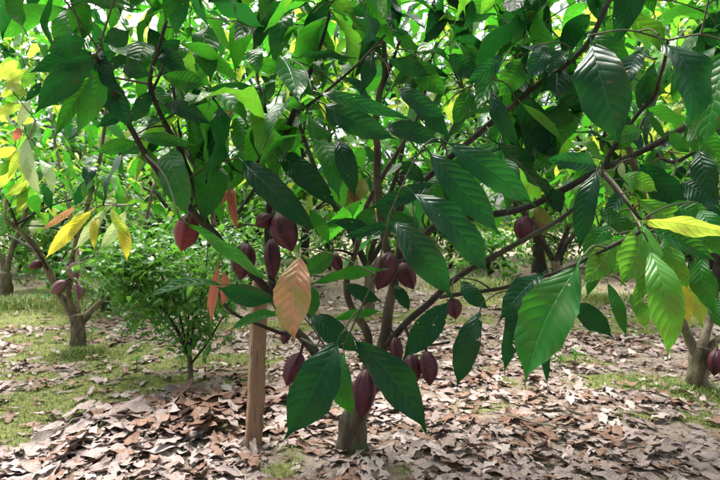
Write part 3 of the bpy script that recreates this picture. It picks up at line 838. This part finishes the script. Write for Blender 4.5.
H(645, 222, 742, 236, 20, 'g', 1.4, roll=35); H(622, 162, 624, 180, 8, 'b', 1.85); H(642, 226, 620, 287, 40, 'l', 1.45); H(650, 252, 668, 360, 36, 'l', 1.38); H(613, 240, 582, 287, 28, 'l', 1.5)
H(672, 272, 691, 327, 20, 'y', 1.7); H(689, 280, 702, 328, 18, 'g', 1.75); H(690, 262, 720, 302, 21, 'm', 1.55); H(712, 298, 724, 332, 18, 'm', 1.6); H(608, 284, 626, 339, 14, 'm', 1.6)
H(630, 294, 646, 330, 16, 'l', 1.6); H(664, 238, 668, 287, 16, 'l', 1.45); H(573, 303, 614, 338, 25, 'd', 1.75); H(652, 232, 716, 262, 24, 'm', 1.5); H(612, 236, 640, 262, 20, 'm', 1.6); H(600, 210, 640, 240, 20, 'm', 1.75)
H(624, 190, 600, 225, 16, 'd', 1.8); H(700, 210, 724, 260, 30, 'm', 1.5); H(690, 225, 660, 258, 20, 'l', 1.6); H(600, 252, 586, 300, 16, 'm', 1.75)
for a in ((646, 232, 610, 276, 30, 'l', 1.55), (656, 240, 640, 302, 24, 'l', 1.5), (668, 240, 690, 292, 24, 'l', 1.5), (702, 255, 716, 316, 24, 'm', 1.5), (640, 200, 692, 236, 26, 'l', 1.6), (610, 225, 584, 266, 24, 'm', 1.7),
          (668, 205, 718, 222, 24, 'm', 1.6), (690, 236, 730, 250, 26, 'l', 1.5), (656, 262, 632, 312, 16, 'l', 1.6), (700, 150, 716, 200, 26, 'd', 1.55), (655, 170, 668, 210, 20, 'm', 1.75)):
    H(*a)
# right middle
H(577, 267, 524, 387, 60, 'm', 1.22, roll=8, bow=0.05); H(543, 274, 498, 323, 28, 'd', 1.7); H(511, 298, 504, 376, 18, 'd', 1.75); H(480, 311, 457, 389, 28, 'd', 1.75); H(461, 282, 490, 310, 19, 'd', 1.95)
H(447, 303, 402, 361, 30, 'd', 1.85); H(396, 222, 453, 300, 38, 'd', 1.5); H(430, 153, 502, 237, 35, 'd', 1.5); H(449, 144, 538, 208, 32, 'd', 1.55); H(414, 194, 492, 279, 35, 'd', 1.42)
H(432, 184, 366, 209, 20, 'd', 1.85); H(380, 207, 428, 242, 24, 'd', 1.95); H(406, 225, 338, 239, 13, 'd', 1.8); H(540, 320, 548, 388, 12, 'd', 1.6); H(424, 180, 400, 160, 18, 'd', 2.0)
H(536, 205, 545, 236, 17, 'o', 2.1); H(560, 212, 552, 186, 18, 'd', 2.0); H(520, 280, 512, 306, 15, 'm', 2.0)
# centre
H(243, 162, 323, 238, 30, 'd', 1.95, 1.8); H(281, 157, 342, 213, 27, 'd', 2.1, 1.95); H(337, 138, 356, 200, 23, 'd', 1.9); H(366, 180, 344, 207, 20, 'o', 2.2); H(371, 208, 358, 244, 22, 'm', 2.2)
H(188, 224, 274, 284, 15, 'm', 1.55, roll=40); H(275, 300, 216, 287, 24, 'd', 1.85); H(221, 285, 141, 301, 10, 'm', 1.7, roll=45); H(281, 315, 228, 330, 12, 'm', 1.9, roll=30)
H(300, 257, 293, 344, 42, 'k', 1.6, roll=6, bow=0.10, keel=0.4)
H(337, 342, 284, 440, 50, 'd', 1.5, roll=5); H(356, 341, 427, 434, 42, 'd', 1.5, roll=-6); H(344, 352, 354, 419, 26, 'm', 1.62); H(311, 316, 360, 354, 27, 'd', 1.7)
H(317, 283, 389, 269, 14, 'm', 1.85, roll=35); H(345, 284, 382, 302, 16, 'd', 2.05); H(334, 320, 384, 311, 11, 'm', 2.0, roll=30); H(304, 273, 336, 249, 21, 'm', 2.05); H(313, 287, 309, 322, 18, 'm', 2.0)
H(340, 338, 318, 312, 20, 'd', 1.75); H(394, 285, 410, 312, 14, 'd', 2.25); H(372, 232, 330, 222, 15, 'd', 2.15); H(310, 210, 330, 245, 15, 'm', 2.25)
for a in ((228, 188, 238, 233, 9), (233, 188, 235, 215, 8), (223, 190, 221, 207, 6)): H(*a, 'p', 2.2, keel=0.7)
for a in ((218, 266, 211, 325, 10), (223, 272, 222, 308, 11), (212, 280, 206, 311, 7)): H(*a, 'p', 2.08, keel=0.7)

# further leaf flushes filling the crown (front and back of the tree)
rm = random.Random(44)
def wood_near(tree, p): return min(tree.nodes, key=lambda a: (a[0] - p).length_squared)[0]
for k in range(118):
    px = rm.uniform(120, 780); py = rm.uniform(-90, 236) if px > 330 else rm.uniform(-90, 165)
    if 140 < px < 345 and 150 < py: continue
    if 190 < py and 410 < px < 580: continue
    if px < 330 and rm.random() < 0.35: continue
    z = rm.uniform(2.0, 3.0)
    c = P(px, py, z)
    w = wood_near(main, c)
    if (w - c).length > 0.55: c = w + (c - w).normalized() * 0.5
    right = px > 330
    main.cluster(c, rm.choice([3, 4, 4, 5]), 0.24, 0.37, ['d', 'm', 'd', 'm', 'd', 'l'] if right else ['m', 'm', 'd', 'l', 'm'], droop=0.7)
for k in range(16):
    c = P(rm.uniform(40, 210), rm.uniform(-100, 10), rm.uniform(1.5, 2.4))
    w = wood_near(main, c)
    if (w - c).length > 0.5: c = w + (c - w).normalized() * 0.45
    main.cluster(c, 5, 0.2, 0.3, ['d', 'm', 'm', 'd'])
for k in range(40):                                         # crown above the picture
    c = Vector((rm.uniform(-1.4, 1.5), rm.uniform(1.2, 3.1), rm.uniform(2.1, 2.9)))
    w = wood_near(main, c)
    if (w - c).length > 0.8: c = w + (c - w).normalized() * 0.75
    main.cluster(c, 5, 0.2, 0.3, ['m', 'd', 'm'])

# pods: top px, bottom px, depth, width/length, material, attach px
PODS = [((190, 213), (181, 252), 2.12, 0.64, POD_SUNLIT, (199, 212), "red sunlit cacao pod hanging below the slanting left branch"),
        ((272, 216), (255, 226), 2.16, 0.86, POD, (270, 205), "short maroon cacao pod lying sideways under the upright branch"),
        ((279, 211), (293, 252), 2.16, 0.66, POD, (272, 203), "plump maroon cacao pod hanging from the upright branch"),
        ((264, 150), (247, 172), 2.3, 0.66, POD, (274, 158), "maroon cacao pod high on the upright branch"),
        ((247, 242), (240, 281), 2.2, 0.66, POD, (250, 262), "dark maroon cacao pod behind the long arching leaf"),
        ((271, 238), (274, 280), 2.28, 0.42, POD, (270, 232), "narrow maroon cacao pod pressed against the branch"),
        ((331, 251), (342, 273), 2.35, 0.55, POD, (345, 255), "small maroon cacao pod on the thin pale branch"),
        ((392, 252), (377, 291), 2.2, 0.66, POD, (390, 262), "large maroon cacao pod on the thick central branch"),
        ((400, 262), (414, 290), 2.3, 0.66, POD, (393, 268), "maroon cacao pod half behind the central branch"),
        ((524, 215), (524, 244), 2.06, 0.72, POD, (522, 206), "lone maroon cacao pod under the long right branch"),
        ((452, 297), (456, 320), 2.2, 0.74, POD, (448, 286), "maroon cacao pod half hidden below the right branch"),
        ((301, 352), (286, 387), 2.3, 0.58, POD, (306, 342), "maroon cacao pod low beside the dying pink leaf"),
        ((367, 368), (361, 421), 2.28, 0.48, POD, (360, 372), "long reddish cacao pod hanging on the trunk"),
        ((376, 372), (372, 398), 2.40, 0.55, POD, (368, 372), "small maroon cacao pod tucked behind the trunk pod"),
        ((410, 353), (415, 386), 2.22, 0.68, POD, (416, 342), "maroon cacao pod in the pair under the low side branch"),
        ((426, 350), (430, 387), 2.18, 0.54, POD, (427, 343), "ridged maroon cacao pod in the pair under the low side branch"),
        ((395, 336), (398, 367), 2.32, 0.46, POD, (393, 330), "thin maroon cacao pod behind the fork"),
        ((366, 293), (364, 306), 2.5, 0.7, POD, (370, 288), "tiny maroon cacao pod behind the central branches"),
        ((289, 327), (283, 345), 2.36, 0.6, POD, (292, 322), "small dark cacao pod behind the pink leaf")]
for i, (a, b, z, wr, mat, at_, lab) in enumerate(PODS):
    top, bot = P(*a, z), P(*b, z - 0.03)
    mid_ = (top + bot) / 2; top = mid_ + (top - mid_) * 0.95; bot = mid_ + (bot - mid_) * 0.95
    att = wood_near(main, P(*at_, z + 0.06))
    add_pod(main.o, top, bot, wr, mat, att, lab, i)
main.finish(300)

# ---- generic crown builder for the neighbouring trees
def grow(tree, limbs, nsub, nclus, L0, L1, kinds, rs, zmin, zmax, radius, center, nleaf=(4, 6)):
    """side branches off given limbs, then leaf flushes within the crown volume"""
    for _ in range(nsub):
        path = rs.choice(limbs); i = rs.randrange(len(path) // 3, len(path))
        p = path[i]; a = rs.random() * TAU; ln = rs.uniform(0.4, 1.0) * radius * 0.6
        d = Vector((math.cos(a), math.sin(a), rs.uniform(0.1, 0.9))).normalized()
        q = p + d * ln
        q.z = min(q.z, zmax)
        tree.limb("branch", [p, p.lerp(q, 0.5) + Vector((0, 0, 0.06 * ln)), q], 0.012, 0.005, BARK, 6, 3)
    for _ in range(nclus):
        w, _r = rs.choice(tree.nodes)
        for _t in range(12):
            a = rs.random() * TAU; r = radius * math.sqrt(rs.random()); z = rs.uniform(zmin, zmax)
            c = Vector((center[0] + math.cos(a) * r, center[1] + math.sin(a) * r, z))
            w = wood_near(tree, c)
            if (w - c).length < 0.75: break
        if (w - c).length > 0.75: c = w + (c - w).normalized() * 0.7
        tree.cluster(c, rs.randint(*nleaf), L0, L1, kinds)

# left cacao tree
b = G(78, 347); zt = b.y
t2 = Tree("cacao_tree", (b.x, b.y, gz(b.x, b.y) - 0.02), "small cacao tree with yellowing leaves and four pale pods, grass round its trunk", "tree")
t2.limb("trunk", [Vector((b.x, b.y, -0.05)), P(79, 335, zt), P(78, 322, zt), P(77, 314, zt)], 0.060, 0.050, BARK_OLD, 12, 5, 0.3, flare=0.3)
l1 = t2.limb("branch", PP([(74, 322, zt), (66, 305, zt), (55, 285, zt - .05), (44, 262, zt - .12), (26, 236, zt - .25), (4, 218, zt - .4), (-30, 190, zt - .5)]), 0.036, 0.018, BARK_OLD, 10)
l2 = t2.limb("branch", PP([(75, 322, zt), (70, 300, zt), (70, 280, zt - .05), (74, 250, zt - .1), (84, 215, zt - .3), (100, 160, zt - .4), (108, 100, zt - .4)]), 0.028, 0.014, BARK_OLD, 10)
l3 = t2.limb("branch", PP([(83, 322, zt), (94, 308, zt), (104, 298, zt), (120, 280, zt + .1), (140, 240, zt + .3), (155, 180, zt + .4)]), 0.030, 0.014, BARK_OLD, 10)
l4 = t2.limb("branch", PP([(79, 322, zt), (77, 300, zt + .05), (80, 285, zt + .15), (76, 240, zt + .4), (60, 170, zt + .6), (50, 110, zt + .7)]), 0.022, 0.012, BARK_OLD, 9)
t2.limb("branch", PP([(84, 215, zt - .3), (100, 206, zt - .9), (115, 205, zt - 1.3), (130, 205, zt - 1.45)]), 0.010, 0.005, BARK_PALE, 7)
t2.limb("branch", PP([(4, 218, zt - .4), (8, 190, zt - .8), (18, 155, zt - 1.2), (28, 138, zt - 1.3), (35, 120, zt - 1.35)]), 0.012, 0.005, BARK_PALE, 7)
H2 = lambda *a, **k: hero_leaf(t2, *a, **k)
for a in ((75, 207, 39, 231, 8, 'k'), (92, 211, 45, 259, 15, 'y'), (104, 210, 74, 250, 12, 'b'), (99, 214, 94, 252, 9, 'y'), (126, 211, 98, 252, 14, 'b'), (121, 220, 127, 262, 13, 'y'), (112, 208, 132, 240, 10, 'g'), (84, 210, 66, 236, 9, 'g')):
    H2(*a, Z=zt - 1.45)
for a in ((27, 138, 42, 199, 15, 'b'), (20, 150, -2, 192, 14, 'g'), (16, 148, -4, 159, 11, 'y'), (31, 178, 4, 197, 11, 'g'), (39, 186, 8, 210, 10, 'l'), (24, 148, 8, 180, 10, 'g'), (5, 80, 30, 98, 12, 'g'), (28, 82, -2, 98, 12, 'g'), (20, 128, 14, 142, 9, 'p'), (30, 100, 18, 130, 10, 'b'), (4, 100, 28, 90, 12, 'l'), (34, 120, 10, 118, 10, 'g'), (18, 60, -8, 80, 14, 'g'), (30, 70, 4, 84, 12, 'g'), (36, 66, 20, 92, 11, 'l'), (22, 104, -4, 116, 12, 'g'), (34, 150, 22, 186, 11, 'g'), (12, 160, -6, 178, 11, 'l'), (40, 160, 54, 196, 12, 'b'), (26, 186, 16, 214, 10, 'g')):
    H2(*a, Z=zt - 1.3)
rs = random.Random(9)
grow(t2, [l1, l2, l3, l4], 12, 80, 0.17, 0.28, ['l', 'm', 'm', 'l', 'd', 'm', 'g', 's'], rs, 0.95, 2.6, 1.35, (b.x - 0.1, b.y))
for i, (a, bb, wr, at_) in enumerate((((44, 262), (28, 268), 0.62, (46, 264)), ((74, 262), (75, 282), 0.58, (73, 258)), ((66, 281), (51, 294), 0.66, (69, 282)), ((77, 284), (79, 300), 0.66, (77, 281)))):
    add_pod(t2.o, P(*a, zt - .12), P(*bb, zt - .14), wr, POD_PALE if i else POD, wood_near(t2, P(*at_, zt - .08)), ("pale purple cacao pod on the left forked limbs" if i else "dark cacao pod on the outer limb"), 40 + i)
t2.finish(300)

# far left cacao tree
b = G(5, 300); zt = b.y
t3 = Tree("cacao_tree", (b.x, b.y, gz(b.x, b.y) - 0.02), "mossy-trunked cacao tree growing behind the small pod-bearing tree with yellowing leaves", "tree")
t3.limb("trunk", [Vector((b.x, b.y, -0.05)), P(6, 285, zt), P(6, 272, zt)], 0.085, 0.07, BARK_OLD, 12, 5, 0.3, flare=0.3)
l1 = t3.limb("branch", PP([(6, 274, zt), (9, 258, zt), (15, 240, zt), (30, 200, zt), (45, 150, zt)]), 0.05, 0.02, BARK_OLD, 9)
l2 = t3.limb("branch", PP([(5, 274, zt), (0, 255, zt), (-15, 220, zt), (-40, 180, zt)]), 0.05, 0.02, BARK_OLD, 9)
grow(t3, [l1, l2], 10, 70, 0.18, 0.30, ['l', 'm', 'l', 'g', 'm'], rs, 0.75, 2.6, 1.7, (b.x, b.y))
t3.finish(220)

# right cacao tree
b = G(698, 386); zt = b.y
t4 = Tree("cacao_tree", (b.x, b.y, gz(b.x, b.y) - 0.02), "cacao tree forking low above mossy grass, one pod beside its trunk", "tree")
t4.limb("trunk", [Vector((b.x, b.y, -0.05)), P(698, 370, zt), P(699, 355, zt), P(701, 346, zt)], 0.058, 0.058, BARK_OLD, 12, 5, 0.3, flare=0.3)
l1 = t4.limb("branch", PP([(696, 356, zt), (690, 340, zt), (682, 322, zt), (668, 280, zt - .1), (650, 220, zt - .3), (630, 150, zt - .5), (600, 90, zt - .6)]), 0.036, 0.014, BARK_OLD, 10)
l2 = t4.limb("branch", PP([(700, 352, zt), (705, 335, zt), (710, 315, zt + .05), (705, 260, zt + .1), (700, 190, zt + .1), (690, 110, zt)]), 0.032, 0.014, BARK_OLD, 10)
l3 = t4.limb("branch", PP([(704, 352, zt), (714, 343, zt), (730, 330, zt), (760, 290, zt), (790, 220, zt - .2)]), 0.030, 0.014, BARK_OLD, 10)
grow(t4, [l1, l2, l3], 12, 58, 0.18, 0.29, ['m', 'l', 'm', 'g', 'l'], rs, 1.05, 2.6, 1.15, (b.x, b.y))
add_pod(t4.o, P(717, 350, zt - .1), P(714, 376, zt - .12), 0.62, POD, wood_near(t4, P(718, 342, zt)), "maroon cacao pod beside the low fork", 60)
t4.finish(300)

# cacao trees of the rows behind
ROWS = [(368, 6.2, "leafy cacao tree straight behind the pod-laden tree", ['l', 'm', 'm', 'd', 'l', 'g']),
        (556, 6.8, "cacao tree with bright backlit leaves behind the long right-hand branches", ['l', 'm', 'm', 'd', 'l', 'g']),
        (652, 7.4, "cacao tree behind the low-forking tree and its mossy grass", ['l', 'm', 'm', 'g']),
        (206, 6.6, "cacao tree rising behind the small-leaved shrub", ['l', 'm', 'l', 'g'])]
for px, z, lab, kinds in ROWS:
    x = (px - 360) / F * z
    base = Vector((x, z, gz(x, z) - 0.02))
    t = Tree("cacao_tree", base, lab, "tree")
    h = rs.uniform(0.45, 0.65)
    t.limb("trunk", [base - Vector((0, 0, 0.05)), base + Vector((0.02, 0, h * 0.5)), base + Vector((-0.01, 0.02, h))], 0.065, 0.055, BARK_OLD, 10, 5, 0.3, flare=0.3)
    limbs = []
    n = rs.choice([4, 5]); a0 = rs.random() * TAU
    for i in range(n):
        a = a0 + TAU * i / n + rs.gauss(0, 0.2)
        o_ = Vector((math.cos(a), math.sin(a), 0))
        fork = base + Vector((-0.01, 0.02, h - 0.03))
        limbs.append(t.limb("branch", [fork, fork + o_ * 0.25 + Vector((0, 0, 0.4)), fork + o_ * 0.7 + Vector((0, 0, 1.0)), fork + o_ * 1.1 + Vector((0, 0, 1.9)), fork + o_ * 1.4 + Vector((0, 0, 2.5))], 0.04, 0.014, BARK, 9))
    grow(t, limbs, 8, 95, 0.25, 0.38, kinds, rs, 1.15, 3.7, 1.75, base, (4, 6))
    t.finish(300)

# ------------------------------------------------------------------ wooden stake
sb = G(252, 439); zt = sb.y
top = P(261, 281, zt + 0.02)
bm_v, bm_f = [], []
axis_ = (top - sb)
n = 30
for i in range(n + 1):
    t = i / n
    c = sb.lerp(top, t) + Vector((0.004 * math.sin(t * 5), 0.003 * math.cos(t * 4), 0)) - Vector((0, 0, 0.08 * (1 - t)))
    w = 0.036 * (1 - 0.10 * t)
    for (sx, sy) in ((-1, -.8), (-.8, -1), (.8, -1), (1, -.8), (1, .8), (.8, 1), (-.8, 1), (-1, .8)):
        a = 0.35 + 0.12 * t
        x, y = sx * w, sy * w * 0.8
        bm_v.append(c + Vector((x * math.cos(a) - y * math.sin(a), x * math.sin(a) + y * math.cos(a), 0)) + Vector((noise.noise(c * 20 + Vector((sx, sy, 0))), noise.noise(c * 20 + Vector((sy, sx, 5))), 0)) * 0.0045)
for i in range(n):
    for k in range(8):
        a_ = i * 8 + k; b_ = i * 8 + (k + 1) % 8
        bm_f.append((a_, b_, b_ + 8, a_ + 8))
bm_f.append(tuple(n * 8 + k for k in range(8)))
bm_f.append(tuple(reversed(range(8))))
stake_o = Vector((sb.x, sb.y, gz(sb.x, sb.y) - 0.02))
stake = link("wooden_stake", new_mesh("wooden_stake", [v - stake_o for v in bm_v], bm_f, WOOD, smooth=False), None, Matrix.Translation(stake_o))
tag(stake, "rough square brown wooden stake driven into the ground under the pods", "stake")

# ------------------------------------------------------------------ small-leaved shrub
b = G(190, 380); zt = b.y
sh = Tree("leafy_shrub", (b.x, b.y, gz(b.x, b.y) - 0.02), "bushy shrub with many small glossy green leaves on thin stems", "shrub")
stem = sh.limb("trunk", [Vector((b.x, b.y, -0.04)), P(190, 362, zt), P(188, 350, zt)], 0.017, 0.014, BARK_OLD, 8, 4, 0.2, flare=0.3)
lims = [sh.limb("branch", PP(q), 0.009, 0.004, BARK, 6, 3) for q in (
    [(189, 358, zt), (176, 330, zt - .05), (155, 295, zt - .1), (130, 272, zt - .12), (116, 262, zt - .12)],
    [(189, 356, zt), (172, 320, zt - .1), (140, 290, zt - .2), (118, 268, zt - .2)],
    [(188, 354, zt), (178, 310, zt - .15), (160, 272, zt - .2), (152, 248, zt - .2)],
    [(188, 354, zt), (188, 325, zt + .05), (190, 290, zt + .1), (185, 250, zt + .1), (180, 222, zt + .1)],
    [(191, 364, zt), (205, 346, zt - .05), (222, 318, zt - .1), (238, 280, zt - .1), (250, 245, zt)],
    [(189, 352, zt), (195, 320, zt - .15), (205, 280, zt - .25), (208, 245, zt - .25)],
    [(188, 350, zt), (165, 325, zt + .2), (138, 300, zt + .25), (115, 285, zt + .2)],
    [(189, 352, zt), (210, 320, zt + .2), (228, 275, zt + .3), (230, 235, zt + .3)])]
rq = random.Random(12)
for _ in range(64):
    p = rq.choice(rq.choice(lims)[4:]); d = Vector((rq.gauss(0, 1), rq.gauss(0, 1), rq.gauss(0.3, 0.6))).normalized()
    sh.limb("branch", [p, p + d * 0.08 + Vector((0, 0, 0.01)), p + d * rq.uniform(0.12, 0.2)], 0.004, 0.002, TWIG, 5, 2, 0)
pts = [q for q in sh.nodes if q[1] < 0.008 and q[0].z > 0.2]
cxs, czs = P(182, 285, zt), None
for _ in range(3200):
    p, r = rq.choice(pts)
    d = Vector((rq.gauss(0, 1), rq.gauss(0, 1), rq.gauss(0.1, 0.7))).normalized()
    pos = p + Vector((rq.gauss(0, .085), rq.gauss(0, .085), rq.gauss(0, .06)))
    nrm = Vector((rq.gauss(0, .5), rq.gauss(0, .5), 1))
    sh.leaf(pos, d, nrm, rq.uniform(0.045, 0.095), 's')
sh.finish(0)

# ------------------------------------------------------------------ far trees and undergrowth
def far_tree(px, z, h, rad, nl, kinds, lab, grp, low=0.8, name="leafy_tree", cat="tree", L=(0.26, 0.44), sx=1.0):
    x = (px - 360) / F * z
    base = Vector((x, z, gz(x, z) - 0.02))
    t = Tree(name, base, lab, cat, grp)
    t.limb("trunk", [base - Vector((0, 0, 0.05)), base + Vector((rs.gauss(0, .05), 0, h * 0.3)), base + Vector((rs.gauss(0, .12), 0, h * 0.75))], 0.022 * h + 0.02, 0.02, BARK, 8, 5, 0.25, flare=0.3)
    for i in range(7):
        a = rs.random() * TAU; z0 = h * rs.uniform(0.2, 0.65)
        p = base + Vector((0, 0, z0)); q = p + Vector((math.cos(a) * rad * 0.7, math.sin(a) * rad * 0.7, h * rs.uniform(0.08, 0.25)))
        t.limb("branch", [p, p.lerp(q, 0.5) + Vector((0, 0, 0.1)), q], 0.035, 0.012, BARK, 6, 3)
    lumps = []
    for _ in range(26):
        a = rs.random() * TAU; r = rad * math.sqrt(rs.random()); zz = rs.uniform(low, h)
        k = 1.0 - 0.5 * max(0, (zz - 0.6 * h) / (0.4 * h))
        lumps.append((base + Vector((math.cos(a) * r * k * sx, math.sin(a) * r * k, zz)), rs.uniform(0.3, 0.6) * (rad / 1.6) ** 0.5, rs.choice(kinds)))
    for _ in range(nl):
        c, rr, kd = rs.choice(lumps)
        d = Vector((rs.gauss(0, 1), rs.gauss(0, 1), rs.gauss(-0.35, 0.6))).normalized()
        u = Vector((rs.gauss(0, 1), rs.gauss(0, 1), rs.gauss(0, 1))).normalized() * rr * rs.random() ** 0.4
        t.leaf(c + u, d, Vector((rs.gauss(0, .5), rs.gauss(0, .5), 1)), rs.uniform(*L), kd if rs.random() < 0.7 else rs.choice(kinds))
    t.finish(0)
def behind(px):
    return ("the cacao tree with yellowing leaves" if px < 105 else "the small-leaved shrub" if px < 265 else "the pod-laden cacao tree" if px < 470
            else "the long right-hand cacao branches" if px < 610 else "the low-forking cacao tree")
FAR = [(120, 9.5, 4.4, 1.8), (300, 9.0, 4.6, 1.7), (400, 12.0, 5.4, 1.9), (540, 11.6, 5.4, 1.9), (640, 11.2, 5.2, 1.8), (720, 8.4, 4.6, 1.7), (220, 11, 4.8, 1.9), (-20, 10.5, 4.6, 1.9), (50, 13, 5.2, 2.2), (170, 14.5, 5.5, 2.2), (330, 14, 6.2, 2.3), (470, 14, 6.6, 2.3), (600, 13.5, 6.2, 2.2), (710, 13, 6.2, 2.2), (-60, 13.5, 5.4, 2.2), (800, 11, 5.2, 2.0), (260, 17, 7.4, 2.6), (400, 18, 8, 2.8), (540, 17.5, 8, 2.7), (680, 17, 7.6, 2.7), (110, 18, 7.4, 2.9), (20, 18.5, 6.6, 2.9), (190, 20, 8.4, 3.0)]
for px, z, h, r in FAR:
    far_tree(px, z, h, r, 950, ['l', 'm', 'm', 'l', 'd', 'g'], ("bright green leafy tree far back behind " if z < 12 else "tallest pale leafy tree farthest back behind ") + behind(px), ("leafy trees behind " if z < 12 else "farthest trees behind ") + behind(px), low=1.2)
# glossy undergrowth
for px, z, h, r in ((105, 6.2, 1.5, 0.8), (150, 7.5, 1.5, 0.9), (60, 8.4, 1.6, 0.9), (255, 7.8, 1.4, 0.8), (490, 9.0, 0.9, 0.6), (450, 13.0, 1.2, 0.9), (560, 13.5, 1.2, 1.0), (620, 12.5, 1.1, 0.9), (330, 12.5, 1.2, 0.9), (400, 14, 1.3, 1.1), (200, 12, 1.4, 1.2), (20, 11.5, 1.3, 1.1), (690, 10.8, 1.2, 1.0)):
    far_tree(px, z, h, r, 700, ['m', 's', 'l', 'b', 's'], "low glossy-leaved bush under the far trees behind " + behind(px), "low bushes behind " + behind(px), low=0.15, name="low_bush", cat="bush", L=(0.1, 0.2))

for px, z, h, r in ((290, 16, 2.6, 1.7), (370, 17, 2.8, 1.8), (450, 16.5, 2.6, 1.8), (520, 17, 2.8, 1.8), (590, 16, 2.6, 1.7), (660, 17, 2.7, 1.8), (730, 16, 2.6, 1.8), (150, 17, 2.8, 1.9), (60, 17, 2.6, 1.9), (-20, 16, 2.6, 1.8)):
    far_tree(px, z, h, r, 800, ['l', 'm', 'l', 'g', 'm'], "broad light green bush at the far edge behind " + behind(px), "far edge bushes behind " + behind(px), low=0.1, name="broad_bush", cat="bush", L=(0.2, 0.36))

# ------------------------------------------------------------------ small weeds in the litter
for (px, py, n, s) in ((122, 338, 9, 0.09), (575, 362, 10, 0.08), (137, 366, 6, 0.06), (560, 366, 7, 0.07), (92, 338, 8, 0.07), (232, 345, 6, 0.06)):
    g = G(px, py)
    w = Tree("weed", (g.x, g.y, gz(g.x, g.y) - 0.02), "tiny bright green weed sprouting among dry leaves and grass", "weed", "weeds sprouting from the ground")
    w.limb("stem", [Vector((g.x, g.y, -0.03)), Vector((g.x, g.y, 0.03)), Vector((g.x + 0.01, g.y, s * 0.8))], 0.003, 0.0015, TWIG, 5, 2, 0)
    for i in range(n):
        a = TAU * i / n + rq.gauss(0, .3)
        w.leaf(Vector((g.x, g.y, rq.uniform(0.01, s))), Vector((math.cos(a), math.sin(a), rq.uniform(0.0, 0.7))), Vector((0, 0, 1)), s * rq.uniform(0.7, 1.1), 'l')
    w.finish(300)

# ------------------------------------------------------------------ unseen trees added behind the camera to shade the near leaves
for x, y, lab in ((-1.5, -1.6, "unseen cacao tree added to shade the near leaves, on the stake side"), (1.9, -1.9, "unseen cacao tree added to shade the near leaves, on the low-forking tree side"), (0.2, -4.2, "unseen cacao tree added to shade the near leaves, farthest out")):
    base = Vector((x, y, gz(x, y) - 0.02))
    t = Tree("cacao_tree", base, lab, "tree")
    t.limb("trunk", [base - Vector((0, 0, 0.05)), base + Vector((0.02, 0, 0.3)), base + Vector((0, 0.02, 0.6))], 0.065, 0.055, BARK_OLD, 10, 5, 0.3, flare=0.3)
    limbs = []
    for i in range(5):
        a = TAU * i / 5 + rs.gauss(0, 0.2); o_ = Vector((math.cos(a), math.sin(a), 0)); fork = base + Vector((0, 0.02, 0.57))
        limbs.append(t.limb("branch", [fork, fork + o_ * 0.25 + Vector((0, 0, 0.4)), fork + o_ * 0.7 + Vector((0, 0, 1.0)), fork + o_ * 1.1 + Vector((0, 0, 1.9)), fork + o_ * 1.4 + Vector((0, 0, 2.6))], 0.04, 0.014, BARK, 8))
    grow(t, limbs, 12, 110, 0.2, 0.32, ['d', 'm', 'm'], rs, 1.2, 3.7, 1.7, base, (5, 7))
    t.finish(0)
